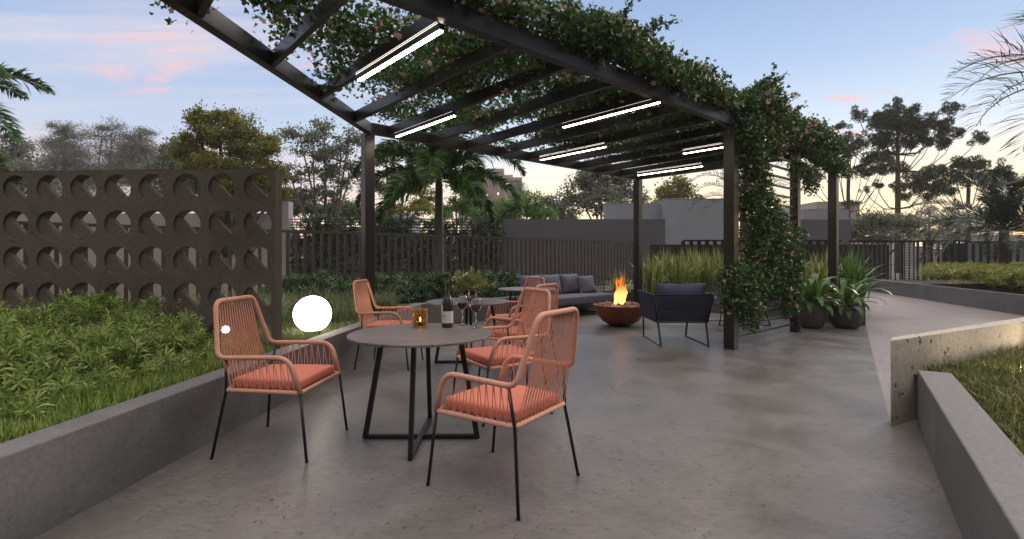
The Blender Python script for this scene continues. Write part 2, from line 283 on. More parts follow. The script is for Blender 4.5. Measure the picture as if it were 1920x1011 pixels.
class MB:
    def __init__(s): s.v = []; s.f = []; s.a = []
    def add(s, vs, fs, a=None):
        n = len(s.v); s.v += [tuple(v) for v in vs]; s.f += [tuple(i + n for i in f) for f in fs]
        s.a += list(a) if a is not None else [0.0] * len(vs)
    def box(s, c, size, rz=0, rot=None):
        x, y, z = [k / 2 for k in size]; m = rot if rot is not None else Matrix.Rotation(rz, 3, 'Z'); c = Vector(c)
        vs = [c + m @ Vector((sx * x, sy * y, sz * z)) for sz in (-1, 1) for sy in (-1, 1) for sx in (-1, 1)]
        s.add(vs, [(0, 2, 3, 1), (4, 5, 7, 6), (0, 1, 5, 4), (2, 6, 7, 3), (0, 4, 6, 2), (1, 3, 7, 5)]); return s
    def bar(s, a, b, w, h, up=(0, 0, 1)):     # rectangular bar from a to b
        a = Vector(a); b = Vector(b); d = (b - a); L = d.length; d.normalize(); side = d.cross(Vector(up))
        if side.length < 1e-4: side = d.cross(Vector((1, 0, 0)))
        side.normalize(); u = side.cross(d); s.box((a + b) / 2, (L, w, h), rot=Matrix((d, side, u)).transposed()); return s
    def tube(s, pts, r, seg=8, close=False, cap=True):
        pts = [Vector(p) for p in pts]; n = len(pts); rr = r if isinstance(r, (list, tuple)) else [r] * n
        vs = []; al = []; acc = 0; up = None
        for i, p in enumerate(pts):
            if close: t = pts[(i + 1) % n] - pts[i - 1]
            else: t = pts[min(i + 1, n - 1)] - pts[max(i - 1, 0)]
            t.normalize()
            if up is None:
                up = Vector((0, 0, 1)) if abs(t.z) < .9 else Vector((1, 0, 0))
            sd_ = t.cross(up)
            if sd_.length < 1e-5: sd_ = t.cross(Vector((0, 1, 0)))
            sd_.normalize(); up = sd_.cross(t).normalized()
            if i: acc += (p - pts[i - 1]).length
            for k in range(seg):
                a = 2 * math.pi * k / seg; vs.append(p + rr[i] * (math.cos(a) * sd_ + math.sin(a) * up)); al.append(acc)
        fs = []
        m = n if close else n - 1
        for i in range(m):
            j = (i + 1) % n
            for k in range(seg):
                k2 = (k + 1) % seg; fs.append((i * seg + k, i * seg + k2, j * seg + k2, j * seg + k))
        if cap and not close: fs.append(tuple(range(seg))); fs.append(tuple((n - 1) * seg + k for k in reversed(range(seg))))
        s.add(vs, fs, al); return s
    def lathe(s, prof, seg=32, c=(0, 0, 0)):
        vs = []; fs = []
        for r, z in prof:
            for k in range(seg): a = 2 * math.pi * k / seg; vs.append((c[0] + r * math.cos(a), c[1] + r * math.sin(a), c[2] + z))
        for i in range(len(prof) - 1):
            for k in range(seg): k2 = (k + 1) % seg; fs.append((i * seg + k, i * seg + k2, (i + 1) * seg + k2, (i + 1) * seg + k))
        if prof[0][0] > 1e-4: fs.append(tuple(reversed(range(seg))))
        if prof[-1][0] > 1e-4: fs.append(tuple((len(prof) - 1) * seg + k for k in range(seg)))
        s.add(vs, fs); return s
    def prism(s, poly, z0, z1):
        n = len(poly); vs = [(p[0], p[1], z0) for p in poly] + [(p[0], p[1], z1) for p in poly]
        fs = [tuple(reversed(range(n))), tuple(range(n, 2 * n))] + [(i, (i + 1) % n, n + (i + 1) % n, n + i) for i in range(n)]
        s.add(vs, fs); return s
    def build(s, name, mat, parent=None, smooth=False, bevel=0, recenter=False, auto=False):
        me = bpy.data.meshes.new(name); v = s.v
        o = bpy.data.objects.new(name, me)
        me.from_pydata(v, [], s.f); me.materials.append(mat)
        at = me.attributes.new('along', 'FLOAT', 'POINT'); at.data.foreach_set('value', s.a)
        bm = bmesh.new(); bm.from_mesh(me); bmesh.ops.recalc_face_normals(bm, faces=bm.faces); bm.to_mesh(me); bm.free()
        COL.objects.link(o); o.parent = parent
        if smooth or auto: me.polygons.foreach_set('use_smooth', [True] * len(me.polygons))
        if auto: me.set_sharp_from_angle(angle=R(40))
        if bevel:
            b = o.modifiers.new('bevel', 'BEVEL'); b.width = bevel; b.segments = 2; b.limit_method = 'ANGLE'; b.angle_limit = R(50)
        return o

def nmesh(name, V, F, mats, parent=None, mi=None, smooth=False):
    me = bpy.data.meshes.new(name); V = np.asarray(V, np.float32); F = np.asarray(F, np.int32); k = F.shape[1]
    me.vertices.add(len(V)); me.vertices.foreach_set('co', V.ravel())
    me.loops.add(F.size); me.loops.foreach_set('vertex_index', F.ravel())
    me.polygons.add(len(F)); me.polygons.foreach_set('loop_start', np.arange(0, F.size, k, dtype=np.int32))
    for m in (mats if isinstance(mats, list) else [mats]): me.materials.append(m)
    if mi is not None: me.polygons.foreach_set('material_index', np.asarray(mi, np.int32))
    if smooth: me.polygons.foreach_set('use_smooth', np.ones(len(F), bool))
    me.update(calc_edges=True)
    o = bpy.data.objects.new(name, me); COL.objects.link(o); o.parent = parent; return o
def unit(v): return v / np.maximum(np.linalg.norm(v, axis=-1, keepdims=True), 1e-9)
def frames(d, roll=None, up=None):            # Y axis along d
    d = unit(np.asarray(d, float)); k = len(d)
    if up is None: up = unit(rng.normal(size=(k, 3)))
    x = unit(np.cross(d, up)); z = np.cross(x, d)
    return np.stack([x, d, z], axis=2)
def scat(T, F, pos, Rm, s):
    T = np.asarray(T, float); F = np.asarray(F, int); k = len(pos)
    s = np.broadcast_to(np.asarray(s, float), (k,))
    V = np.einsum('kij,nj->kni', Rm, T) * s[:, None, None] + np.asarray(pos)[:, None, :]
    FF = F[None] + (np.arange(k) * len(T))[:, None, None]
    return V.reshape(-1, 3), FF.reshape(-1, F.shape[1])
class NB:
    def __init__(s): s.V = []; s.F = []; s.n = 0; s.M = []
    def add(s, VF, m=0): s.V.append(VF[0]); s.F.append(VF[1] + s.n); s.n += len(VF[0]); s.M.append(np.full(len(VF[1]), m)); return s
    def build(s, name, mats, parent=None, smooth=False): return nmesh(name, np.concatenate(s.V), np.concatenate(s.F), mats, parent, np.concatenate(s.M), smooth)
LEAF = ([(0, 0, 0), (.30, .42, .06), (0, 1, -.06), (-.30, .42, .06)], [(0, 1, 2, 3)])
NARROW = ([(0, 0, 0), (.09, .45, .03), (0, 1, -.10), (-.09, .45, .03)], [(0, 1, 2, 3)])
ROUND = ([(0, 0, 0), (.42, .25, .05), (.40, .72, .02), (0, 1, -.05), (-.40, .72, .02), (-.42, .25, .05)], [(0, 1, 2, 3), (0, 3, 4, 5)])
def template_ivy():
    T = []; F = []
    for (a, l, w) in ((0, 1, .30), (.95, .72, .25), (-.95, .72, .25)):
        n = len(T); ca, sa = math.cos(a), math.sin(a)
        for (u, v, z) in ((0, 0, 0), (w, .45 * l, .07), (0, l, -.06), (-w, .45 * l, .07)): T.append((u * ca + v * sa, -u * sa + v * ca, z))
        F.append((n, n + 1, n + 2, n + 3))
    return np.array(T), np.array(F)
IVY = template_ivy()
def template_flower():
    T = []; F = []
    for k in range(5):
        a = 2 * math.pi * k / 5; n = len(T); ca, sa = math.cos(a), math.sin(a)
        for (u, w, z) in ((0, 0, 0), (.55, .38, .12), (1, 0, .22), (.55, -.38, .12)): T.append((u * ca - w * sa, z, u * sa + w * ca))
        F.append((n, n + 1, n + 2, n + 3))
    return np.array(T), np.array(F)
FLOWER = template_flower()
def template_shoot(nl, length, ll, droop=.3, w=.10, seed=1):      # stem along +Y with lance leaves around
    r = np.random.default_rng(seed); T = []; F = []
    for i in range(nl):
        t = .15 + .85 * i / (nl - 1); a = i * 2.4 + r.uniform(-.3, .3); el = .35 + .75 * t ** 1.5
        d = np.array([math.cos(a) * math.cos(el), math.sin(el), math.sin(a) * math.cos(el)]); sd_ = np.cross(d, [0, 1, 0]); sd_ /= np.linalg.norm(sd_) + 1e-6
        b = np.array([0, t * length, 0]); l = ll * r.uniform(.7, 1.15) * (1 - .35 * t)
        mid = b + d * l * .5; tip = b + d * l - np.array([0, droop * l, 0]); n = len(T)
        T += [b, mid + sd_ * w * l, tip, mid - sd_ * w * l]; F.append((n, n + 1, n + 2, n + 3))
    return np.array(T), np.array(F)

def blades(pos, lean, h, w, seg=4, curve=.5):  # arched strap blades; lean = horizontal direction vectors * reach
    k = len(pos); t = np.linspace(0, 1, seg + 1)
    c = pos[:, None, :] + np.concatenate([lean[:, None, :2] * (t[None, :, None] ** 1.6), (h[:, None] * (t[None] - curve * t[None] ** 3 * np.linalg.norm(lean[:, None, :2], axis=2) / np.maximum(h[:, None], .01)))[:, :, None]], axis=2)
    sd_ = np.stack([-lean[:, 1], lean[:, 0], np.zeros(k)], 1); sd_ = unit(sd_ + rng.normal(0, .25 * np.abs(lean).mean() + .02, (k, 3)) * [1, 1, 0])
    prof = np.array([.7, 1, .95, .65, .03] if seg == 4 else [.7, 1.0, .6, .03]) if seg in (3, 4) else np.interp(t, [0, .3, .7, 1], [.5, 1, .8, .03])
    a = c + sd_[:, None] * (w[:, None, None] * prof[None, :, None]); b = c - sd_[:, None] * (w[:, None, None] * prof[None, :, None])
    V = np.stack([a, b], 2).reshape(k, -1, 3); F = []
    for i in range(seg): F.append((2 * i, 2 * i + 1, 2 * i + 3, 2 * i + 2))
    F = np.array(F)[None] + (np.arange(k) * 2 * (seg + 1))[:, None, None]
    return V.reshape(-1, 3), F.reshape(-1, 4)
def in_poly(p, poly):
    x, y = p[:, 0], p[:, 1]; ins = np.zeros(len(p), bool); j = len(poly) - 1
    for i in range(len(poly)):
        xi, yi = poly[i][:2]; xj, yj = poly[j][:2]
        c = ((yi > y) != (yj > y)) & (x < (xj - xi) * (y - yi) / (yj - yi + 1e-12) + xi); ins ^= c; j = i
    return ins
def sample_poly(poly, n):
    a = np.array([p[:2] for p in poly]); lo, hi = a.min(0), a.max(0); out = []
    tot = 0
    while tot < n:
        q = rng.uniform(lo, hi, (n * 2, 2)); q = q[in_poly(q, poly)]; out.append(q); tot += len(q)
    return np.concatenate(out)[:n]

# ------------------------------------------------------------------ layout lines
def lx(y): return -2.39 + .0815 * y           # face of the left planter
CL = Vector((lx(9.14), 9.14, 0)); CB = ev(11.1, 7.95); CR = Vector((6.58, 9.38, 0)); V2 = Vector((.555, .832, 0)).normalized()
CE = CR + V2 * 9.6
FARW = [Vector((9.0, 2.5, 0)), Vector((11.2, 11.07, 0)), Vector((13.5, 19.3, 0))]
PH = .43                                      # planter height

# ------------------------------------------------------------------ structure
def sheet(name, poly, z, mat):
    mb = MB(); mb.add([(p[0], p[1], z) for p in poly], [tuple(range(len(poly)))]); o = mb.build(name, mat)
    if o.data.polygons[0].normal.z < 0: o.data.flip_normals()
    return setp(o, kind='structure')
sheet('ground', [(-260, -60), (260, -60), (260, 185), (-260, 185)], -.05, M['ground'])
EDG = Vector((2.89, 3.84, 0)); near_end = EDG - V2 * 7
sheet('terrace_floor', [(-6, -4), (3, -4), (near_end.x + .35, near_end.y), (3.22, 3.84), EDG, CR, CR + V2 * .2, CB + Vector((.4, .5, 0)), (CL.x - .3, CL.y + .2), (lx(-4) - .3, -4)], 0.0, M['floor'])
mb = MB(); lp = [(2.70, 3.0), tuple(EDG[:2]), tuple(CR[:2]), (8.6, 12.4), tuple(CE[:2]), (12.6, 19.3)]; rp = [(9.2, 3.0), (9.4, 3.84), (10.8, 9.38), (11.6, 12.4), (13.0, 17.37), (13.6, 19.3)]
mb.add([(p[0], p[1], -.004) for p in lp + rp], [(i, i + 6, i + 7, i + 1) for i in range(5)]); setp(mb.build('path', M['paver']), kind='structure')
sheet('planting_bed', [(-16, -2), (lx(-2) - .1, -2), (CL.x - .1, CL.y), (CL.x, CL.y + .1), CB + Vector((.05, .12, 0)), CR + Vector((.08, .1, 0)), CE + Vector((-.1, 0, 0)), (11.5, 19.2), (-16, 19.2)], .37, M['soil'])
sheet('planting_bed', [FARW[0] + Vector((.1, 0, 0)), FARW[1] + Vector((.1, 0, 0)), FARW[2] + Vector((.1, 0, 0)), (30, 19.3), (30, 2.5)], .40, M['soil'])
sheet('lawn', [(-30, 19.3), (16, 19.3), (16, 24), (-30, 24)], .0, M['lawn'])

def wallstrip(name, pts, th, h, mat, label, cat='planter wall', side=1, bevel=.008):
    """low wall following pts; thickness to the left of travel (side=1)"""
    pts = [Vector(p) for p in pts]; off = []
    for i, p in enumerate(pts):
        d1 = (pts[i] - pts[i - 1]).normalized() if i else None; d2 = (pts[i + 1] - pts[i]).normalized() if i < len(pts) - 1 else None
        n = [Vector((-d.y, d.x, 0)) * side for d in (d1, d2) if d is not None]
        if len(n) == 2: b = (n[0] + n[1]).normalized(); q = p + b * th / max(.3, b.dot(n[0]))
        else: q = p + n[0] * th
        off.append(q)
    mb = MB(); n = len(pts); vs = []
    for p, q in zip(pts, off): vs += [(p.x, p.y, -.04), (p.x, p.y, h), (q.x, q.y, h), (q.x, q.y, -.04)]
    fs = []
    for i in range(n - 1):
        for k in range(4): k2 = (k + 1) % 4; fs.append((4 * i + k, 4 * i + k2, 4 * i + 4 + k2, 4 * i + 4 + k))
    fs += [(0, 3, 2, 1), (4 * n - 4, 4 * n - 3, 4 * n - 2, 4 * n - 1)]
    mb.add(vs, fs); o = mb.build(name, mat, bevel=bevel); return setp(o, label, cat)
wallstrip('planter_wall', [(lx(-3), -3, 0), CL, CB, CR, CE], .18, PH, M['wallc'], 'long low grey concrete planter wall wrapping around the back of the terrace')
wallstrip('planter_wall', [FARW[0], FARW[1], FARW[2]], .16, .44, M['wallc'], 'low grey concrete planter wall across the path holding the bright hedge', side=-1)
# near right planter
RW0 = Vector((3.01, 3.72, 0)); RW1 = RW0 - V2 * 6.5
sl_d = Vector((1.907, 1, 0)).normalized(); sl_n = Vector((-sl_d.y, sl_d.x, 0))
wallstrip('planter_wall', [RW1, RW0 + V2 * .16], .20, PH, M['wallc'], 'low grey concrete planter wall at the right beside the golden grass', side=-1)
a = Vector((2.885, 3.84, 0)); b = a + sl_d * 4.2; a_sl = a.copy()
mb = MB(); mb.prism([a, b, b + sl_n * .17, a + Vector((.600, .800, 0)) * .185], -.04, .655)
setp(mb.build('concrete_wall', M['slabc'], bevel=.006), 'freestanding pitted beige concrete wall standing behind the golden grass', 'wall')
RP = [RW1 + Vector((.17, -.1, 0)), RW0 + Vector((.22, -.12, 0)), a + sl_d * .34, b, b + Vector((2, -8, 0))]
sheet('planting_bed', RP, .36, M['soil'])

# ------------------------------------------------------------------ breeze block wall
def breeze_wall():
    t = .12; c = .35; nx = 13; rows = 5; r = .137; ztop = 2.13
    seg = 32; mb = MB()
    X0 = 0.0
    for i in range(nx):
        for j in range(rows):
            cx = -(i + .5) * c; cz = ztop - .005 - (j + .5) * .348; hw = c / 2; hh = .174
            # square-to-circle rings front & back
            for y, flip in ((0, 0), (t, 1)):
                vs = []; fs = []
                for k in range(seg):
                    an = 2 * math.pi * k / seg; ca, sa = math.cos(an), math.sin(an); q = max(abs(ca) / hw, abs(sa) / hh)
                    vs.append((cx + r * ca, y, cz + r * sa)); vs.append((cx + ca / q, y, cz + sa / q))
                for k in range(seg): k2 = (k + 1) % seg; fs.append((2 * k, 2 * k + 1, 2 * k2 + 1, 2 * k2))
                mb.add(vs, fs)
            vs = []; fs = []
            for k in range(seg):
                an = 2 * math.pi * k / seg
                for y in (0, t): vs.append((cx + r * math.cos(an), y, cz + r * math.sin(an)))
            for k in range(seg): k2 = (k + 1) % seg; fs.append((2 * k, 2 * k2, 2 * k2 + 1, 2 * k + 1))
            mb.add(vs, fs)
            # filled lower-left part, chord from upper left to lower right, recessed 18 mm
            ch = -.010; y0, y1 = .020, .066; ph0 = R(45)
            al = math.acos(ch / r); m = 20; arc = []
            for k in range(m + 1):
                an = ph0 + al + (2 * math.pi - 2 * al) * k / m; arc.append((cx + (r - .001) * math.cos(an), cz + (r - .001) * math.sin(an)))
            n = len(arc); vs = [(p[0], y0, p[1]) for p in arc] + [(p[0], y1, p[1]) for p in arc]
            mb.add(vs, [tuple(range(n)), tuple(reversed(range(n, 2 * n))), (n - 1, 0, n, 2 * n - 1)])
    W_ = nx * c; zb = ztop - .005 - rows * .348
    mb.box((-W_ / 2, t / 2, (zb + .30) / 2), (W_, t, zb - .30))
    vs = [(0, 0, .3), (0, t, .3), (0, t, ztop), (0, 0, ztop), (-W_, 0, ztop), (-W_, t, ztop), (-W_, 0, .3), (-W_, t, .3)]
    mb.add(vs, [(0, 1, 2, 3), (3, 2, 5, 4), (4, 5, 7, 6)])
    mb.box((-W_ / 2, t / 2, ztop - .0025), (W_ - .01, t - .004, .004))
    o = mb.build('breeze_block_wall', M['breeze']); o.location = (-2.235, 4.76, 0); o.rotation_euler = (0, 0, math.atan2(-.18, 2.8))
    setp(o, 'dark brown breeze block wall with rows of round half filled openings', 'wall')
breeze_wall()

# ------------------------------------------------------------------ pergola
PT = 3.27; e4A, e4B = 3.26, 7.0
def diag_x(y): return -2.13 + .0815 * (y - 7.45)
def diag_t(c):                                # e4 where the line e3=c meets the diagonal beam
    # X=.751c-.66t ; Y=.66c+.751t ; X+2.13=.0815(Y-7.45)
    return (.751 * c + 2.13 - .0815 * (.66 * c - 7.45)) / (.66 + .0815 * .751)
perg = thing('pergola', 'dark bronze steel pergola roof with rafters over the terrace tables', 'pergola')
zb = PT - .16
def beam(name, a, b, w=.08, h=.16, z=PT, par=perg, mat=None): return MB().bar(Vector(a) + Vector((0, 0, z - h / 2)), Vector(b) + Vector((0, 0, z - h / 2)), w, h).build(name, mat or M['steel'], par, bevel=.004)
beam('beam', ev(-3.0, e4A), ev(11.30, e4A), .09, .165)
beam('beam', ev(3.36, e4B), ev(10.17, e4B), .09, .163)
yB = 7.45; beam('beam', (diag_x(yB), yB, 0), (diag_x(-1.5), -1.5, 0), .10, .161)
beam('beam', ev(10.17, e4A + .045), ev(10.17, e4B + .045), .08, .162)
for k in range(-2, 13):
    c = .75 + .725 * k; t1 = min(e4B, diag_t(c)) if c < 3.40 else e4B
    beam('rafter', ev(c, e4A + .046), ev(c, t1 - .05), .055, .135, PT - .012)
def post(c, w=.15, z1=PT - .16, par=perg):
    mb = MB(); mb.box((c[0], c[1], z1 / 2), (w, w, z1), ANG); return mb.build('post', M['steel'], par, bevel=.004)
PA = Vector((3.07, 7.06, 0)); PB = Vector((-2.13, 7.45, 0)); PC = Vector((3.0, 12.0, 0)); PE = PA + E3 * 2.36; PF = PA + E3 * 4.33
for p in (PA, PB, PC): post(p)
post(PE, .13); post(PF, .15)
# trellis slats between A and E
for k in range(20):
    z = .15 + k * .152
    beam('slat', PA + E3 * .075, PE - E3 * .065, .035, .032, z + .016)
# linear lights
def make_light(loc, label):
    t = thing('linear_light', label, 'ceiling light', loc, math.atan2(.751, -.660), 'slim linear lights fixed under the pergola rafters')
    MB().box((0, 0, .022), (1.52, .05, .044)).box((0, .028, .030), (1.52, .006, .075)).build('housing', M['alu'], t, bevel=.002)
    MB().box((0, -.004, -.006), (1.50, .034, .010)).build('diffuser', M['led'], t)
    MB().box((0, .0322, .046), (1.50, .002, .004)).box((0, .0322, .062), (1.50, .002, .003)).build('reflection_line', M['reflection_thin'], t)  # reflections on the housing side, imitated by thin glowing lines
    return t
lights = [(2.20, 4.10, 'long linear light under the rafter above the front table'), (3.66, 6.02, 'linear light under the rafter nearest the left rear post'),
          (5.12, 4.00, 'linear light at the middle of the pergola beside its right beam'), (6.55, 5.90, 'linear light under the back half of the rafters above the sofa'),
          (8.00, 3.85, 'linear light half hidden behind the right front post'), (9.40, 5.75, 'farthest linear light next to the rear right post')]
L0 = None
for (c, m_, lab) in lights:
    loc = ev(c, m_, PT - .012 - .135 - .045)
    if L0 is None: L0 = make_light(loc, lab)
    else: dup(L0, loc, math.atan2(.751, -.660), lab)

# ------------------------------------------------------------------ fences and boundary
fr = thing('metal_fence', 'brown metal railing with vertical slats behind the planter and sofa', 'fence', ev(0, 10.15), ANG)
mb = MB(); x = -14.0
while x < 15.0: mb.box((x, 0, 1.0), (.055, .035, 1.50)); x += .165
mb.build('slat_panel', M['fence'], fr)
MB().box((.5, 0, 1.775), (29, .05, .05)).build('top_rail', M['fence'], fr); MB().box((.5, 0, .40), (29, .05, .05)).build('bottom_rail', M['fence'], fr)
def vfence(name, x0, x1, y, z0, z1, pitch, w, mat, label, rail=None):
    t = thing(name, label, 'fence', ((x0 + x1) / 2, y, 0)); mb = MB(); x = x0
    while x <= x1: mb.box((x - (x0 + x1) / 2, 0, (z0 + z1) / 2), (w, .03, z1 - z0 - .06)); x += pitch
    mb.build('slat_panel', mat, t); L_ = x1 - x0
    MB().box((0, 0, z1), (L_, .06, .06)).build('top_rail', rail or mat, t); MB().box((0, 0, z0 + .06), (L_, .05, .05)).build('bottom_rail', rail or mat, t)
    return t
vfence('black_fence', 6.45, 12.4, 19.0, .30, 1.88, .30, .15, M['blackfence'], 'black slatted fence behind the tall grasses under the pergola')
vfence('metal_gate', 12.45, 15.3, 18.6, .10, 1.84, .17, .035, M['greyslat'], 'dark gate of thin pale vertical bars at the end of the path', M['blackfence'])
vfence('black_fence', 15.3, 17.2, 19.0, .30, 1.86, .26, .085, M['blackfence'], 'black slatted fence section backed by thin lit horizontal louvres')
lt = thing('louvre_screen', 'screen of thin horizontal louvres behind the black fence', 'screen', (16.2, 19.5, 0))
mb = MB()
for k in range(26): mb.box((0, 0, .25 + k * .062), (2.2, .03, .022))
mb.build('louvre_panel', M['greyslat'], lt)
for sx in (-1.1, 1.1): MB().box((sx, 0, .95), (.05, .05, 1.9)).build('upright', M['blackfence'], lt)
M['paleslat'] = plain('pale_fence_metal', (.15, .15, .17), .5, .1, var=.1)
vfence('black_fence', 17.25, 34, 19.0, .30, 1.82, .28, .13, M['paleslat'], 'dark grey slatted fence behind the bright hedge and small palm', M['blackfence'])
setp(MB().box((10.4, 20.4, .88), (9.6, .2, 1.76)).build('boundary_wall', M['trellis']), 'low black boundary wall behind the path gate', 'wall')
setp(MB().box((26, 20.2, .9), (17.4, .2, 1.8)).build('boundary_wall', M['trellis']), 'low dark boundary wall behind the right hand fence', 'wall')

# back walls at Y = 24
WZ = Zat(411, 24)
def wallbox(name, px0, px1, d, z0, z1, th, mat, label, cat='wall', bevel=0):
    a, b = P(px0, d), P(px1, d); return setp(MB().box(((a.x + b.x) / 2, d + th / 2, (z0 + z1) / 2), (b.x - a.x, th, z1 - z0)).build(name, mat, bevel=bevel), label, cat)
wallbox('boundary_wall', 942, 1247, 24, -.05, WZ, .3, M['boundary'], 'dark grey boundary wall rising behind the brown fence and sofa')
wallbox('boundary_wall', -200, 524, 24, -.05, Zat(400, 24), .3, M['boundary_light'], 'pale mauve boundary wall seen through the breeze blocks')
wallbox('wall_pillar', 524, 541, 23.9, -.05, Zat(378, 24), .5, M['boundary_light'], 'pale tall pillar at the left end of the planted trellis', 'pillar')
wallbox('boundary_wall', 541, 942, 24, -.05, Zat(503, 24), .3, M['boundary_light'], 'pale mauve low wall under the planted trellis screen')
tr = thing('trellis_screen', 'dark trellis screen of horizontal slats above the pale low wall', 'trellis', (P(741, 23.95).x, 24.05, 0))
mb = MB(); hw = (P(942, 24).x - P(541, 24).x) / 2
z = Zat(503, 24) + .04
while z < Zat(408, 24): mb.box((0, 0, z), (2 * hw, .04, .045)); z += .135
mb.build('slat_panel', M['trellis'], tr)
for k in range(8): MB().box((-hw + k * 2 * hw / 7, .05, (Zat(503, 24) + Zat(408, 24)) / 2), (.06, .05, Zat(408, 24) - Zat(503, 24))).build('upright', M['trellis'], tr)

# ------------------------------------------------------------------ dining chairs
def rounded(pts, rad=.05, n=5):
    """polyline with rounded inner corners; rad may be a list"""
    pts = [Vector(p) for p in pts]; out = [pts[0]]
    for i in range(1, len(pts) - 1):
        r_ = rad[i - 1] if isinstance(rad, (list, tuple)) else rad
        a, b, c = pts[i - 1], pts[i], pts[i + 1]; d1 = (a - b); d2 = (c - b); q = min(r_, d1.length * .45, d2.length * .45)
        p1 = b + d1.normalized() * q; p2 = b + d2.normalized() * q
        for k in range(n + 1): u = k / n; out.append(p1 * (1 - u) ** 2 + b * 2 * u * (1 - u) + p2 * u * u)
    out.append(pts[-1]); return out
def along(pts, u):
    L_ = [0]
    for i in range(1, len(pts)): L_.append(L_[-1] + (pts[i] - pts[i - 1]).length)
    t = u * L_[-1]
    for i in range(1, len(pts)):
        if L_[i] >= t - 1e-9:
            f = (t - L_[i - 1]) / max(1e-9, L_[i] - L_[i - 1]); return pts[i - 1].lerp(pts[i], f)
    return pts[-1]
def make_chair(label):
    t = thing('dining_chair', label, 'chair', group='coral rope dining chairs around the round tables')
    zs = .43; FL, BK = Vector((.285, .265, zs)), Vector((.255, -.255, zs))
    AF, AJ, TP = Vector((.295, .195, .655)), Vector((.295, -.285, .645)), Vector((.205, -.365, 1.0))
    mir = lambda v: Vector((-v.x, v.y, v.z))
    loop = rounded([FL, AF, AJ, TP, mir(TP), mir(AJ), mir(AF), mir(FL)], [.09, .055, .06, .06, .055, .09], 6)
    MB().tube(loop, .0155, 10).tube(rounded([(0, .265, zs), FL, BK, mir(BK), mir(FL), (0, .265, zs)], .03, 4)[:-1], .0145, 8, close=True).build('rope_frame', M['rope'], t, smooth=True)
    # back cords: from top rail to seat rear rail, crossing in pairs
    mb = MB(); n = 15; topa = TP + Vector((-.025, 0, 0)); topb = mir(TP) + Vector((.025, 0, 0)); ba = BK + Vector((-.012, 0, 0)); bb = mir(BK) + Vector((.012, 0, 0))
    for i in range(n):
        for dlt in (-.5, .5):
            u = (i + .5) / n; p = topa.lerp(topb, u); q = ba.lerp(bb, min(1, max(0, u + dlt / n)))
            m1 = p.lerp(q, .55) + Vector((0, -.012, 0)); mb.tube([p, m1, q], .0028, 5, cap=False)
    # cords filling the side of the back below the shoulder
    mb.build('back_cords', M['cord'], t, smooth=True)
    for s in (1, -1):
        mb = MB(); f = (lambda v: v) if s == 1 else mir
        top = [AF + Vector((0, .01, -.01)), AJ + Vector((0, .02, .0))]; bot = [FL + Vector((0, -.03, 0)), BK]
        n = 10
        for i in range(n):
            u = (i + .5) / n
            for dlt in (-.4, .4):
                p = top[0].lerp(top[1], u); q = bot[0].lerp(bot[1], min(1, max(0, u + dlt / n))); mb.tube([f(p), f(q)], .0028, 5, cap=False)
        mb.build('arm_cords', M['cord'], t, smooth=True)
    # legs
    feet = [(Vector((.30, .315, 0)), FL), (Vector((-.30, .315, 0)), mir(FL)), (Vector((.31, -.315, 0)), BK), (Vector((-.31, -.315, 0)), mir(BK))]
    for i, (ft, top) in enumerate(feet):
        mb = MB(); pts = [ft, top + Vector((0, 0, -.01))]
        if i > 1: s = 1 if top.x > 0 else -1; pts += [Vector((s * .283, -.235, .64))]
        mb.tube(pts, .0095, 8); lg = mb.build('leg', M['black'], t, smooth=True)
        MB().lathe([(.0105, 0), (.0115, .002), (.0105, .012)], 8, (ft.x, ft.y, 0)).build('foot_cap', M['black'], lg)
    # cushion: rounded box
    bm = bmesh.new(); bmesh.ops.create_cube(bm, size=1)
    for v in bm.verts:
        y = v.co.y; wx = .50 if y > 0 else .455; v.co = Vector((v.co.x * wx, y * .485 + .005, zs + .038 + v.co.z * .066))
    bmesh.ops.bevel(bm, geom=bm.edges[:], offset=.022, segments=4, affect='EDGES', profile=.5)
    me = bpy.data.meshes.new('seat_cushion'); bm.to_mesh(me); bm.free(); me.materials.append(M['cushion']); me.polygons.foreach_set('use_smooth', [True] * len(me.polygons))
    me.set_sharp_from_angle(angle=R(60)); o = bpy.data.objects.new('seat_cushion', me); COL.objects.link(o); o.parent = t
    # cord webbing under the cushion
    mb = MB()
    for i in range(9): y = -.22 + i * .055; mb.tube([(-.262, y, zs), (.262, y, zs)], .004, 5, cap=False)
    mb.build('seat_webbing', M['cord'], t, smooth=True)
    return t
def face(dx, dy): return math.atan2(-dx, dy)   # rotation so local +Y looks along (dx,dy)
OFF = Vector((.12, 2.53, 0))
cl = Vector((-1.577, 3.50, 0)); cr = Vector((-.045, 2.915, 0)); cx = Vector((-.10, 4.26, 0))
rl, rr_, rx = face(.995, -.095), face(-.814, .58), face(-.86, -.51)
c0 = make_chair('coral rope chair at the left of the front table against the planter wall'); c0.location = cl; c0.rotation_euler = (0, 0, rl)
dup(c0, cr, rr_, 'nearest coral rope chair at right of the front table seen from behind')
dup(c0, cx, rx, 'coral rope chair directly behind the nearest one at the front table')
dup(c0, cl + OFF, rl, 'coral rope chair beside the large glowing globe at the middle table')
dup(c0, cr + OFF, rr_, 'coral rope chair at the middle table with its back to the sofa seat')
dup(c0, cx + OFF, rx, 'farthest coral rope chair in front of the left end of the sofa')

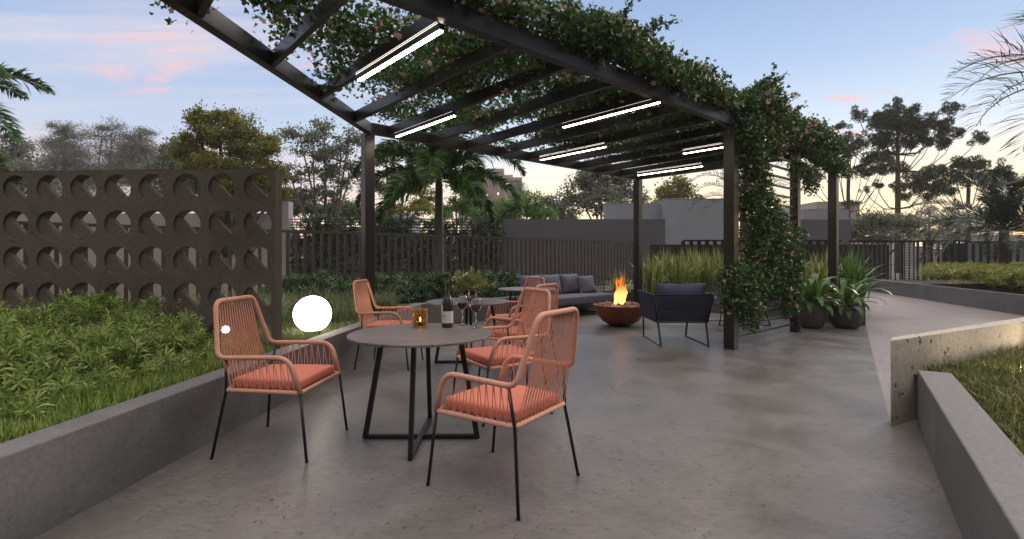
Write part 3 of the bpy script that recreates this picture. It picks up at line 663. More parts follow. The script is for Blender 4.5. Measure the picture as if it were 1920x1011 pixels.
# ------------------------------------------------------------------ round tables
def make_table(label):
    t = thing('round_table', label, 'table', group='round dark bistro tables')
    MB().lathe([(.0, .735), (.497, .735), (.505, .738), (.505, .750), (.502, .753), (0, .753)], 96).build('tabletop', M['tabletop'], t, auto=True)
    mb = MB().bar((-.40, 0, .016), (.40, 0, .016), .035, .030).bar((0, -.385, .0185), (0, .385, .0185), .035, .031); mb.build('cross_base', M['black'], t, bevel=.002)
    for (x, y) in ((-.40, 0), (.40, 0), (0, -.385), (0, .385)):
        f = 1 - .125 / .4; ax = 'x' if x else 'y'
        MB().bar((x, y, .004), (x * f, y * f, .735), .036, .030, up=(1, 0, 0) if not x else (0, 1, 0)).build('leg', M['black'], t, bevel=.002)
    return t
T1 = Vector((-.646, 3.59, 0)); t0 = make_table('front round table with wine bottle and candle on its dark plank top'); t0.location = T1
dup(t0, T1 + OFF, 0, 'middle round table carrying a vase of greenery')
dup(t0, (.27, 8.45, 0), 0, 'far round table mostly hidden behind the chairs left of the sofa')

# ------------------------------------------------------------------ things on the tables
TZ = .753
def wine_glass(loc, label, s=1.0):
    t = thing('wine_glass', label, 'wine glass', loc, group='glasses of red wine on the front table')
    o = [(.0, .0), (.036, .0), (.034, .003), (.006, .010), (.004, .03), (.0038, .095), (.010, .108), (.030, .125), (.042, .150), (.044, .165), (.038, .20), (.031, .235)]
    i = [(.0300, .235), (.0368, .20), (.0428, .165), (.0408, .151), (.029, .1275), (.008, .112), (0, .110)]
    MB().lathe([(r * s, z * s) for r, z in o + i], 40).build('glass_bowl', M['glass'], t, smooth=True)
    w = [(.0, .1115), (.0085, .1135), (.0285, .129), (.0400, .152), (.0418, .166), (0, .166)]
    MB().lathe([(r * s, z * s) for r, z in w], 40).build('wine', M['wine'], t, auto=True)
    return t
wine_glass(P(867, 3.985, TZ), 'left glass of red wine beside the bottle', 1.05)
wine_glass(P(892, 3.83, TZ), 'right glass of red wine nearest the table edge', 1.03)
bt = thing('wine_bottle', 'dark wine bottle with pale paper label on the front table', 'bottle', P(839, 3.87, TZ))
MB().lathe([(0, 0), (.040, 0), (.0435, .005), (.0435, .175), (.041, .195), (.030, .225), (.018, .258), (.0145, .285), (.0140, .300), (0, .300)], 40).build('bottle_body', M['bottle'], bt, auto=True)
MB().lathe([(.0150, .262), (.0152, .332), (.0165, .334), (.0165, .342), (.0, .342)], 24).build('foil_cap', M['foil'], bt, auto=True)
mb = MB(); n = 24
vs = []; fs = []
for k in range(n + 1):
    a_ = math.pi * (1.02 + 1.0 * k / n); vs += [(.0440 * math.cos(a_), .0440 * math.sin(a_), .035), (.0440 * math.cos(a_), .0440 * math.sin(a_), .125)]
for k in range(n): fs.append((2 * k, 2 * k + 2, 2 * k + 3, 2 * k + 1))
mb.add(vs, fs); lb = mb.build('label', M['label'], bt, smooth=True)
mb = MB()
for (z0, z1, k0, k1) in ((.088, .096, 1, 11), (.080, .082, 2, 9), (.070, .071, 2, 12), (.064, .065, 2, 10)):
    for k in range(k0, k1):
        if z1 - z0 > .005 and k % 3 == 2: continue
        q = [(.0444 * math.cos(math.pi * (1.02 + u / n)), .0444 * math.sin(math.pi * (1.02 + u / n))) for u in (k, k + 1)]
        mb.add([(*q[0], z0), (*q[1], z0), (*q[1], z1), (*q[0], z1)], [(0, 1, 2, 3)])
mb.build('printed_line', M['ink'], lb)
cn = thing('candle_holder', 'amber lattice glass candle holder glowing on the front table', 'candle holder', P(788, 3.90, TZ))
MB().lathe([(0, 0), (.052, 0), (.054, .006), (.054, .135), (.051, .135), (.051, .012), (0, .012)], 40).build('glass_cup', M['amber'], cn, auto=True)
mb = MB()
for k in range(9):
    for s in (1, -1):
        pts = []
        for q in range(15): z = .012 + .118 * q / 14; a_ = 2 * math.pi * k / 9 + s * (z / .118) * 1.35; pts.append((.0555 * math.cos(a_), .0555 * math.sin(a_), z))
        mb.tube(pts, .0021, 5)
for z in (.006, .134): mb.tube([(.0555 * math.cos(2 * math.pi * k / 32), .0555 * math.sin(2 * math.pi * k / 32), z) for k in range(32)], .0035, 6, close=True)
mb.build('brass_lattice', M['brass'], cn, smooth=True)
MB().lathe([(0, .013), (.024, .013), (.024, .042), (0, .042)], 20).build('candle', M['wax'], cn, auto=True)
MB().lathe([(0, .043), (.0045, .048), (.006, .056), (.003, .068), (0, .076)], 12).build('candle_flame', M['candle'], cn, smooth=True)
# vase
VP = P(886, 6.12, TZ); vs_ = thing('flower_vase', 'pink glass vase with loose green and white foliage on middle table', 'vase', VP)
MB().lathe([(0, 0), (.05, 0), (.062, .01), (.066, .06), (.06, .13), (.062, .16), (.059, .16), (.057, .13), (.062, .06), (.057, .014), (0, .012)], 32).build('vase_glass', M['pinkglass'], vs_, smooth=True)
nb = NB(); st = MB(); tips = []
for k in range(26):
    a_ = random.uniform(0, 6.28); rr = random.uniform(.07, .27) ; zt = random.uniform(.18, .36) - rr * .2; e = Vector((rr * math.cos(a_), rr * math.sin(a_) * .7, zt))
    pts = [Vector((0, 0, .02)), Vector((e.x * .2, e.y * .2, .17)), Vector((e.x * .65, e.y * .65, zt * .85)), e]; st.tube(pts, .0018, 4)
    tips += [pts[2].lerp(e, u) for u in (.0, .3, .6, 1)] + [pts[1].lerp(pts[2], .7)]
SH = template_shoot(16, .06, .05, .1, .14, 5); tips = np.array([tuple(p) for p in tips])
d = unit(tips - np.array([0, 0, .1]) + rng.normal(0, .08, tips.shape)); nb.add(scat(*SH, tips, frames(d), rng.uniform(.7, 1.3, len(tips))))
nb.build('foliage', M['hedge'], vs_); st.build('stem', M['shrubdark'], vs_)
M['whitepetal'] = leaf('white_petal', [(.6, .58, .56), (.75, .74, .72)], .3)
q = np.array([(-.22 + .02 * k + random.uniform(-.02, .02), -.05 + random.uniform(-.03, .03), .27 + .008 * k + random.uniform(-.02, .02)) for k in range(9)] + [(.02, -.04, .33), (.09, -.05, .27)])
V, F = scat(*FLOWER, q, frames(rng.normal(size=(len(q), 3))), .026); nmesh('blossom', V, F, M['whitepetal'], vs_)

# ------------------------------------------------------------------ globes
def globe(c, r, label):
    t = thing('globe_lamp', label, 'globe lamp', (c[0], c[1], c[2] - r), group='glowing white garden globes')
    MB().lathe([(r * math.sin(math.pi * k / 32), r - r * math.cos(math.pi * k / 32)) for k in range(33)], 48).build('globe_shade', M['ball'], t, smooth=True)
    MB().lathe([(r * .5, -.03), (r * .5, r * .12), (0, r * .12)], 24).build('base_ring', M['black'], t)
    return t
globe((P(586, 5.86).x, 5.86, .42 + .205), .21, 'large glowing white globe lamp in the grass beside the planter wall')
globe((P(517, 8.0).x, 8.0, .37 + .11), .09, 'glowing globe lamp mostly hidden behind the breeze block wall')
globe((P(423, 4.35).x, 4.35, Zat(618, 4.35)), .032, 'small glowing globe lamp among shrubs behind the left chair')

# ------------------------------------------------------------------ fire bowl
fb = thing('fire_bowl', 'round rust coloured steel fire bowl in the lounge area', 'fire pit', (2.02, 9.42, 0))
MB().lathe([(0, .0), (.14, .0), (.20, .012), (.33, .09), (.43, .22), (.490, .375), (.497, .39), (.455, .392), (.45, .37), (.40, .25), (0, .22)], 64).build('bowl', M['corten'], fb, auto=True)
FB = fb.location
rocks = []
for k in range(46):
    rad = math.sqrt(random.random()) * .40; a_ = random.uniform(0, 6.28); s = random.uniform(.028, .058)
    z = .385 + (.40 - rad) * .10
    bm = bmesh.new(); bmesh.ops.create_icosphere(bm, subdivisions=2, radius=s)
    off = rng.normal(size=3) * 3
    for v in bm.verts:
        p = v.co / s; q = .78 + .28 * math.sin(p.x * 2.3 + off[0]) * math.cos(p.y * 2.1 + off[1]) + .14 * math.sin(p.z * 5 + off[2]); v.co = Vector((p.x * 1.25, p.y, p.z * .8)) * s * q
    me = bpy.data.meshes.new('lava_rock'); bm.to_mesh(me); bm.free(); me.materials.append(M['rock'])
    o = bpy.data.objects.new('lava_rock', me); COL.objects.link(o); o.location = (FB.x + rad * math.cos(a_), FB.y + rad * math.sin(a_), z - .012); o.rotation_euler = (random.random() * 3, random.random() * 3, random.random() * 3)
    setp(o, 'brown rough stone heaped with others in the rust coloured fire bowl', 'rock', 'stones in the fire bowl')
bed = MB().lathe([(0, .24), (.405, .26), (.44, .355), (.30, .375), (0, .40)], 40).build('ember_bed', M['rock'], fb, smooth=True)
def flame_mat():
    m, nt, b, o = newmat('fire'); N = nt.nodes.new; L = nt.links.new
    tc = N('ShaderNodeTexCoord'); sp = N('ShaderNodeSeparateXYZ'); L(tc.outputs['Object'], sp.inputs[0])
    r = N('ShaderNodeValToRGB'); e = r.color_ramp.elements
    st = [(0, (1, .48, .12)), (.30, (1, .50, .13)), (.52, (1, .22, .03)), (1, (.80, .09, .008))]
    while len(e) < 4: e.new(.5)
    for i, (p, c) in enumerate(st): e[i].position = p; e[i].color = (*c, 1)
    hz = N('ShaderNodeMapRange'); hz.inputs['From Min'].default_value = 0; hz.inputs['From Max'].default_value = .62; L(sp.outputs['Z'], hz.inputs['Value']); L(hz.outputs[0], r.inputs[0])
    s = N('ShaderNodeMapRange'); s.inputs['From Min'].default_value = 0; s.inputs['From Max'].default_value = 1; s.inputs['To Min'].default_value = 2.8; s.inputs['To Max'].default_value = .8; L(hz.outputs[0], s.inputs['Value'])
    em = N('ShaderNodeEmission'); L(r.outputs[0], em.inputs[0]); L(s.outputs[0], em.inputs[1])
    tr = N('ShaderNodeBsdfTransparent'); mx = N('ShaderNodeMixShader')
    lw = N('ShaderNodeLayerWeight'); lw.inputs[0].default_value = .35
    no = N('ShaderNodeTexNoise'); no.inputs['Scale'].default_value = 14; no.inputs['Detail'].default_value = 4; mp = N('ShaderNodeMapping'); mp.inputs['Scale'].default_value = (1, 1, .45); L(tc.outputs['Object'], mp.inputs[0]); L(mp.outputs[0], no.inputs['Vector'])
    ad = N('ShaderNodeMath'); ad.operation = 'MULTIPLY_ADD'; ad.inputs[1].default_value = .28; L(hz.outputs[0], ad.inputs[0]); L(no.outputs[0], ad.inputs[2])
    a2 = N('ShaderNodeMath'); a2.operation = 'MULTIPLY_ADD'; a2.inputs[1].default_value = .42; L(lw.outputs['Facing'], a2.inputs[0]); L(ad.outputs[0], a2.inputs[2])
    f = N('ShaderNodeMapRange'); f.inputs['From Min'].default_value = .56; f.inputs['From Max'].default_value = .86; L(a2.outputs[0], f.inputs['Value'])
    L(f.outputs[0], mx.inputs[0]); L(em.outputs[0], mx.inputs[1]); L(tr.outputs[0], mx.inputs[2]); L(mx.outputs[0], o.inputs[0])
    return m
fl = MB()
for k in range(17):
    rad = random.uniform(0, .13); a_ = random.uniform(0, 6.28); h = random.uniform(.16, .36) if k > 6 else random.uniform(.36, .64); w = random.uniform(.024, .046)
    bx, by = rad * math.cos(a_), rad * math.sin(a_) * .7; pts = []; rs = []; ph = random.uniform(0, 6); sw = random.uniform(.03, .085)
    for q in range(13):
        u = q / 12; pts.append((bx * (1 - .5 * u) + sw * math.sin(u * 6 + ph) * u + .03 * u, by * (1 - .5 * u) + sw * .6 * math.cos(u * 5 + ph) * u, h * u))
        rs.append(w * (.55 + 1.5 * u) * (1 - u) ** .75 * (1 + .25 * math.sin(u * 17 + ph)) + .001)
    fl.tube(pts, rs, 10, cap=False)
o = fl.build('fire', flame_mat(), smooth=True); o.location = (FB.x, FB.y, .40); setp(o, 'orange and yellow flames burning above the stones in the fire bowl', 'fire')

# ------------------------------------------------------------------ lounge furniture
def softbox(size, c, bev, mat, name, par, rot=None, puff=0, seed=0):
    bm = bmesh.new(); bmesh.ops.create_cube(bm, size=1)
    bmesh.ops.subdivide_edges(bm, edges=bm.edges[:], cuts=9, use_grid_fill=True)
    r_ = random.Random(seed); sx, sy, sz = size; p1, p2 = r_.uniform(0, 6), r_.uniform(0, 6)
    for v in bm.verts:
        x, y, z = v.co * 2
        if puff:                                # pillow: thickness falls off to the piped edge
            k = (1 - abs(x) ** 3.0) * (1 - abs(z) ** 3.0); yy = y * (.16 + .84 * max(0, k) ** .5)
            fx = 1 - .05 * (1 - abs(z)); fz = 1 - .06 * (1 - abs(x)); v.co = Vector((x * fx * sx / 2, yy * sy / 2, z * fz * sz / 2)); v.co.y += .006 * math.sin(x * 3 + p1) * math.cos(z * 4 + p2)
        else:
            def rc(u, s): return u
            q = Vector((x * sx / 2, y * sy / 2, z * sz / 2)); cc = Vector((max(-sx / 2 + bev, min(sx / 2 - bev, q.x)), max(-sy / 2 + bev, min(sy / 2 - bev, q.y)), max(-sz / 2 + bev, min(sz / 2 - bev, q.z))))
            dd = q - cc
            if dd.length > 1e-6: q = cc + dd.normalized() * min(bev, dd.length)
            q.z += .006 * (1 - x * x) * (1 - y * y) * (1 if z > 0 else 0); v.co = q
    me = bpy.data.meshes.new(name); bm.to_mesh(me); bm.free(); me.materials.append(mat); me.polygons.foreach_set('use_smooth', [True] * len(me.polygons))
    o = bpy.data.objects.new(name, me); COL.objects.link(o); o.parent = par; o.location = c
    if rot: o.rotation_euler = rot
    return o
def cords(mb, a0, a1, b0, b1, n, r=.004):
    a0, a1, b0, b1 = map(Vector, (a0, a1, b0, b1))
    for i in range(n): u = (i + .5) / n; mb.tube([a0.lerp(a1, u), b0.lerp(b1, u)], r, 4, cap=False)
def make_lounge(label, cm=None):
    t = thing('lounge_chair', label, 'armchair', group='navy corded lounge chairs around the fire bowl')
    zt, zb_ = .745, .335; hb = .37; ht = .43
    FT, BT, FBm, BB = Vector((ht, .47, zt)), Vector((ht, -.45, zt - .005)), Vector((hb + .01, .44, zb_)), Vector((hb, -.37, zb_))
    mir = lambda v: Vector((-v.x, v.y, v.z))
    MB().tube(rounded([FBm, FT, BT, mir(BT), mir(FT), mir(FBm)], .03, 4), .011, 8).tube([FBm, BB, mir(BB), mir(FBm)], .010, 8, close=True).tube([BB, BT], .011, 8).tube([mir(BB), mir(BT)], .011, 8).build('chair_frame', M['black'], t, smooth=True)
    mb = MB(); cords(mb, BT, mir(BT), BB, mir(BB), 58, .0045)
    for f in ((lambda v: v), mir): cords(mb, f(FT), f(BT), f(FBm), f(BB), 52, .0052)
    mb.build('cord_weave', M['navycord'], t, smooth=True)
    for s in (1, -1):
        x = .34 * s
        MB().tube([(x, .47, .012), (x, -.48, .012)], .011, 8).build('sled_rail', M['steelbright'], t, smooth=True)
        MB().bar((x, .47, .002), (x + .02 * s, .42, zb_), .024, .02).build('leg', M['black'], t, bevel=.002)
        MB().bar((x, -.48, .002), (x + .01 * s, -.36, zb_), .024, .02).build('leg', M['black'], t, bevel=.002)
    softbox((.72, .80, .17), (0, .03, zb_ + .09), .045, M['blue'], 'seat_cushion', t)
    softbox((.70, .19, .50), (0, -.30, .655), .05, M['blue'], 'back_cushion', t, rot=(R(10), 0, 0), puff=1, seed=3)
    return t
M['steelbright'] = plain('worn_steel', (.22, .21, .22), .35, .6)
lc = make_lounge('navy corded lounge chair with its back to the camera beside the fire'); lc.location = (2.475, 7.70, 0)
lc2 = dup(lc, (4.33, 9.73, 0), face(-1, 0), 'lounge chair seen through the flowering vine on the slatted trellis')
# sofa
so = thing('outdoor_sofa', 'long slate blue outdoor sofa in front of the brown fence', 'sofa', ev(8.30, 7.54), ANG)
zs = .235
mb = MB().tube(rounded([(-1.24, -.42, zs), (1.24, -.42, zs), (1.24, .40, zs), (-1.24, .40, zs)], .02, 3), .012, 8, close=True)
mb.tube([(-1.24, .38, zs), (-1.24, .42, .70), (1.24, .42, .70), (1.24, .38, zs)], .011, 8).tube([(1.24, .42, .70), (1.24, .0, .70), (1.24, .0, zs)], .011, 8).build('sofa_frame', M['black'], so, smooth=True)
mb = MB(); cords(mb, (-1.24, .42, .70), (1.24, .42, .70), (-1.24, .39, zs), (1.24, .39, zs), 62, .006); cords(mb, (1.24, .42, .70), (1.24, 0, .70), (1.24, .40, zs), (1.24, 0, zs), 9, .006); mb.build('cord_weave', M['navycord'], so, smooth=True)
for x in (-.85, .85):
    MB().tube(rounded([(x, -.36, zs), (x, -.36, .012), (x, .36, .012), (x, .36, zs)], .01, 2), .011, 6).build('leg', M['black'], so, smooth=True)
softbox((2.46, .82, .20), (0, -.01, zs + .11), .05, M['greyblue'], 'seat_cushion', so)
for i, x in enumerate((-.93, -.32, .29)): softbox((.60, .20, .46), (x, .24, .665), .05, M['greyblue'], 'back_cushion', so, rot=(R(-14), 0, 0), puff=1, seed=i)
def pillow(loc, rz, label, seed):
    o = softbox((.46, .16, .44), loc, .05, M['greyblue'], 'throw_pillow', None, rot=(R(-22), 0, rz), puff=1, seed=seed); return setp(o, label, 'pillow')
p = ev(8.30 + .70, 7.54 + .06); pillow((p.x, p.y, .635), ANG - .12, 'slate blue throw pillow at the right end of the sofa back', 9)

# ------------------------------------------------------------------ pots
def strap_plant(n, Lm, w, up0, seed, zc=0):
    """broad arching leaves: returns V,F arrays (world local)"""
    r = np.random.default_rng(seed); Vs = []; Fs = []; c = 0; seg = 9
    for i in range(n):
        a_ = i * 2.399 + r.uniform(-.2, .2); age = i / n; el = R(80 - 72 * age * r.uniform(.85, 1.1)); L_ = Lm * r.uniform(.75, 1.1) * (.55 + .6 * math.sin(math.pi * min(1, age + .25)))
        p = np.array([.02 * math.cos(a_), .02 * math.sin(a_), zc]); st_ = L_ / seg; e_ = el; ww = w * r.uniform(.8, 1.15); tw = r.uniform(-.4, .4)
        for k in range(seg + 1):
            u = k / seg; prof = min(1, .45 + 1.6 * u) * (1 - u ** 3.5) ** .8 + .01; sd_ = np.array([-math.sin(a_), math.cos(a_), tw * .3]); dr = np.array([math.cos(a_) * math.cos(e_), math.sin(a_) * math.cos(e_), math.sin(e_)])
            nrm = np.cross(dr, sd_)
            Vs += [p + sd_ * ww * prof - nrm * ww * .25 * prof * 0 + np.array([0, 0, .2 * ww * prof]), p, p - sd_ * ww * prof + np.array([0, 0, .2 * ww * prof])]
            p = p + dr * st_; e_ -= (R(118) + el * .35) / seg * (.35 + 1.3 * u) * (.75 + .5 * age)
        for k in range(seg):
            b_ = c + 3 * k; Fs += [(b_, b_ + 1, b_ + 4, b_ + 3), (b_ + 1, b_ + 2, b_ + 5, b_ + 4)]
        c += 3 * (seg + 1)
    return np.array(Vs), np.array(Fs)
def pot_plant(loc, r, h, label, seed, n=26, Lm=.52, w=.045):
    t = thing('potted_plant', label, 'potted plant', loc, group='potted bromeliads at the planter corner')
    MB().lathe([(0, 0), (r * .55, 0), (r * .80, h * .12), (r * .98, h * .42), (r, h * .62), (r * .93, h * .88), (r * .88, h), (r * .80, h), (r * .80, h * .9), (0, h * .88)], 40).build('pot', M['pot'], t, auto=True)
    V, F = strap_plant(n, Lm, w, 70, seed, h * .9); o = nmesh('leaves', V, F, M['strap'], t, smooth=True)
    return t
pot_plant((6.04, 9.12, 0), .27, .38, 'bromeliad in the right grey pot beside the planter corner', 3, 30, .86, .058)
pot_plant((5.42, 9.12, 0), .24, .44, 'bromeliad in the left grey pot with broad drooping leaves', 8, 28, .95, .072)

# ------------------------------------------------------------------ ground cover and beds
def lump(x, y, s=1.0): return .5 + .25 * np.sin(x * 2.1 * s + 1.3 * np.sin(y * 1.7 * s)) + .25 * np.cos(y * 2.6 * s + 1.1 * np.sin(x * 2.3 * s))
# left shrubs in front of the breeze wall
poly = [(-7.5, 1.0), (lx(1.0) - .52, 1.0), (lx(4.6) - .45, 4.6), (-3.0, 4.70), (-7.5, 4.98)]
q = sample_poly(poly, 5600); x, y = q[:, 0], q[:, 1]
edge = np.clip((lx(y) - .46 - x) / .55, 0, 1)
hgt = .42 + edge ** .7 * (.17 + .28 * lump(x, y, 2.1) + .05 * np.clip(y - 2.5, 0, 2))
z = hgt - .08 - rng.uniform(0, .20, len(q)) * (edge > .15)
S1 = template_shoot(24, .13, .115, .30, .070, 2)
dirs = np.stack([rng.normal(0, .55, len(q)) + .35 * (1 - edge), rng.normal(0, .55, len(q)) - .15, np.full(len(q), .9)], 1)
nb = NB().add(scat(*S1, np.stack([x, y, z], 1), frames(dirs), rng.uniform(.75, 1.35, len(q))))
setp(nb.build('shrub_bed', M['shrub']), 'soft feathery bright green shrubs filling the left planter', 'shrubs', kind='stuff')
def grass(name, poly, n, z, h, w, mat, label, lean=.5, cat='grass', seg=3):
    q = sample_poly(poly, n); a_ = rng.uniform(0, 2 * math.pi, n); hh = h * rng.uniform(.5, 1.2, n) * (.7 + .6 * lump(q[:, 0], q[:, 1], 3)); ln = hh * lean * rng.uniform(.1, 1.2, n)
    V, F = blades(np.column_stack([q, np.full(n, z)]), np.stack([np.cos(a_) * ln, np.sin(a_) * ln], 1), hh, w * rng.uniform(.6, 1.3, n), seg, .45)
    return setp(nmesh(name, V, F, mat), label, cat, kind='stuff')
grass('grass', [(lx(.8) - .60, .8), (lx(.8) - .20, .8), (lx(4.72) - .20, 4.72), (lx(4.72) - .60, 4.72)], 11000, .37, .13, .0035, M['shrub'], 'short green grass strip along the inner edge of left planter')
grass('grass', [(-5.0, 4.95), (lx(4.9) - .2, 4.95), (lx(7.6) - .2, 7.6), (-4.5, 7.8)], 26000, .37, .085, .0035, M['sedge'], 'short pale grass around the glowing globe lamps')
# golden grass, near right
g2 = [RW1 + Vector((.245, .0, 0)), RW0 + Vector((.25, .0, 0)), a + sl_d * .42 - sl_n * .02, a + sl_d * 3.4 - sl_n * .02, (5.6, 2.2), (4.4, -.5)]
grass('grass', g2, 52000, .36, .11, .0032, M['drygrass'], 'short golden green grass in the near right planter', .75)
# sedge tufts behind the globe
q = sample_poly([(-4.9, 6.2), (-2.0, 6.6), (-1.95, 7.4), (-1.7, 8.8), (-5.2, 8.8)], 60); V_, F_ = NB(), None
for (cx_, cy_) in q:
    if math.hypot(cx_ + 2.32, cy_ - 5.9) < .5: continue
    k = 55; a_ = rng.uniform(0, 6.283, k); ln = rng.uniform(.08, .38, k); V_.add(blades(np.column_stack([cx_ + rng.normal(0, .03, k), cy_ + rng.normal(0, .03, k), np.full(k, .37)]), np.stack([np.cos(a_) * ln, np.sin(a_) * ln], 1), rng.uniform(.25, .55, k), rng.uniform(.003, .006, k), 4, .55))
setp(V_.build('sedge', M['sedge']), 'arching pale sedge tufts behind the glowing globe lamp', 'grass', kind='stuff')
def shrub(loc, w, h, mat, label, n=420, group=None, seed=1, T=None, name='shrub', cat='shrub', ls=1.0):
    t = thing(name, label, cat, loc, group=group); r = np.random.default_rng(seed)
    d = unit(r.normal(size=(n, 3))); d[:, 2] = np.abs(d[:, 2]); rr = r.uniform(.35, 1, n) ** .5
    p = d * rr[:, None] * np.array([w / 2, w / 2, h]) * (1 + .18 * np.sin(d[:, :1] * 5 + seed) * np.cos(d[:, 1:2] * 4)); p[:, 2] = np.maximum(p[:, 2], .03)
    T = T or template_shoot(9, .10, .12, .2, .22, seed)
    V, F = scat(*T, p, frames(d + r.normal(0, .4, d.shape)), ls * r.uniform(.7, 1.3, n)); nmesh('foliage', V, F, mat, t)
    mb = MB()
    for k in range(7): e = Vector(tuple(p[k * 11] * .8)); mb.tube([(0, 0, 0), (e.x * .3, e.y * .3, e.z * .5), e], [.012, .008, .003], 5)
    mb.build('stem', M['bark'], t); return t
# dark shrubs between the fence and the low wall, and inside the bed before the fence
labs = ['dark leafy shrub in the bed behind the large globe lamp', 'dark leafy shrub against the fence left of the rear left post', 'dark leafy shrub at the foot of the rear left post',
        'dark leafy shrub at the fence behind the middle table', 'dark leafy shrub below the palm trunk', 'dark leafy shrub right of the palm trunk behind the flower vase', 'dark leafy shrub at the fence left of the sofa', 'dark leafy shrub at the fence nearest the sofa cushions']
for i, px in enumerate((556, 612, 706, 752, 806, 858, 905, 955)):
    e = [9.5, 9.5, 9.5, 9.3, 9.4, 9.3, 9.3, 9.3][i]; kx = (px - 960) / 945; dd = e / (.751 - .66 * kx); shrub((kx * dd, dd, .37), 1.1, [.50, .55, .55, .50, .52, .50, .45, .45][i], M['shrubdark'], labs[i], 520, 'dark shrubs along the brown fence', 20 + i)
# tall flax grasses
def flax(loc, n, h, sp, w, label, seed, mat='flax', lean=1.0, group='tall strap leaved grasses in the back planter'):
    t = thing('flax_plant', label, 'plant', loc, group=group); r = np.random.default_rng(seed)
    a_ = r.uniform(0, 6.283, n); ln = np.minimum(np.abs(r.normal(0, sp, n)) * lean, h * .95); hh = h * r.uniform(.55, 1.08, n) * np.sqrt(np.clip(1 - (ln / (h * 1.5)) ** 2, .2, 1))
    V, F = blades(np.column_stack([r.normal(0, .10, n), r.normal(0, .10, n), np.zeros(n)]), np.stack([np.cos(a_) * ln, np.sin(a_) * ln], 1), hh, w * r.uniform(.7, 1.2, n), 4, .35)
    nmesh('leaves', V, F, M[mat], t); return t
fx = [(1162, 12.95, .62, 'small tuft of strap leaves just left of the rear right post'), (1222, 12.7, .98, 'tall strap leaved grass right beside the rear right post'), (1250, 13.6, 1.12, 'tall strap leaved grass second from the rear right post'),
      (1277, 13.0, 1.08, 'tall strap leaved grass behind the left arm of the lounge chair'), (1300, 13.9, 1.15, 'tall strap leaved grass above the lounge chair cushion'), (1325, 13.3, 1.1, 'tall strap leaved grass above the right arm of the lounge chair'),
      (1352, 13.7, 1.12, 'tall strap leaved grass left of the front right post'), (1385, 12.9, 1.0, 'tall strap leaved grass just behind the front right post'), (1420, 12.6, 1.05, 'tall strap leaved grass behind the left part of the vine'),
      (1465, 12.2, 1.0, 'tall strap leaved grass behind the right part of the vine')]
for i, (px, dd, h, lab) in enumerate(fx):
    loc = P(px, dd, .37)
    flax(loc, 150 if i else 50, h * 1.08, .40, .016, lab, 40 + i)
for i, (px, dd, h, sp, lab) in enumerate([(1535, 10.6, .98, .30, 'wide bladed clump left of the end post above the pots'), (1558, 11.3, 1.05, .26, 'wide bladed clump directly behind the end post'), (1596, 10.9, 1.10, .72, 'wide bladed fan shaped clump right of the end post spilling to the path'), (1516, 11.3, .9, .3, 'wide bladed clump behind the left pot')]):
    flax(P(px, dd, .37), 110 if i != 2 else 150, h * 1.1, sp * 1.25, .022, lab, 70 + i, 'flax' if i != 2 else 'strap', 1.05, 'wide bladed clumps around the end post')
# bright hedge across the path
poly = [(10.6, 7.5), (11.47, 11.0), (12.78, 15.8), (13.6, 16.6), (19, 17.4), (17, 8.5)]
q = sample_poly(poly, 11500); x, y = q[:, 0], q[:, 1]; hz_ = .44 + (.38 + .14 * lump(x, y, 1.6)) * rng.uniform(0, 1, len(q)) ** .4
S2 = template_shoot(14, .12, .12, .1, .12, 9)
dirs = np.stack([rng.normal(0, .5, len(q)) - .2, rng.normal(0, .5, len(q)) - .3, np.full(len(q), .9)], 1)
setp(NB().add(scat(*S2, np.stack([x, y, hz_], 1), frames(dirs), rng.uniform(.8, 1.4, len(q)))).build('hedge', M['hedge']), 'low mounded yellow green hedge in the planter across the path', 'hedge', kind='stuff')
# climbing plants on trellis
n = 5200; px = rng.uniform(546, 940, n); zz = rng.uniform(0, 1, n); keep = (lump(px / 40, zz * 4, 1.2) + rng.normal(0, .2, n) + .35 * (zz < .75)) > .48; px = px[keep]; zz = zz[keep]
pos = np.stack([(px - 960) / 945 * 23.8, 23.82 + rng.normal(0, .10, len(px)), Zat(505, 24) + zz * 2.35 + .12 * rng.normal(size=len(px))], 1)
V, F = scat(*template_shoot(7, .12, .24, .3, .18, 4), pos, frames(rng.normal(size=(len(px), 3)) + [0, -.6, .2]), rng.uniform(.7, 1.3, len(px)))
setp(nmesh('climbing_plant', V, F, M['shrubdark']), 'dark broad leaved climbing plant covering the trellis screen', 'climbing plant', kind='stuff')

# ------------------------------------------------------------------ flowering vine
def vine_cloud(pos, size=.055, flowers=.06, name='climbing_vine', label='', fdown=False, stems=None):
    k = len(pos); t = thing(name, label, 'climbing vine', tuple(np.array([pos[:, 0].mean(), pos[:, 1].mean(), 0])))
    L0_ = np.array(t.location)
    d = rng.normal(size=(k, 3)) + [0, 0, .15]
    V, F = scat(*IVY, pos - L0_, frames(d), size * rng.uniform(.55, 1.25, k)); nmesh('leaves', V, F, M['vine'], t)
    sel = pos[rng.random(k) < flowers]
    if fdown: sel = sel + rng.normal(0, .02, sel.shape)
    # flowers come in little groups
    sel = np.repeat(sel, 3, 0) + rng.normal(0, .035, (len(sel) * 3, 3)); dd = rng.normal(size=(len(sel), 3)) + [0, -.6, -.3 if fdown else .1]
    V, F = scat(*FLOWER, sel - L0_, frames(dd), .028 * rng.uniform(.7, 1.25, len(sel))); nmesh('blossoms', V, F, M['petal'], t)
    if stems:
        mb = MB()
        for s in stems: mb.tube([Vector(p) - Vector(t.location) for p in s], .006, 4)
        mb.build('stem', M['bark'], t)
    return t
def ep(a_, b_, z_): return np.stack([a_ * .751 - b_ * .660, a_ * .660 + b_ * .751, z_], 1)
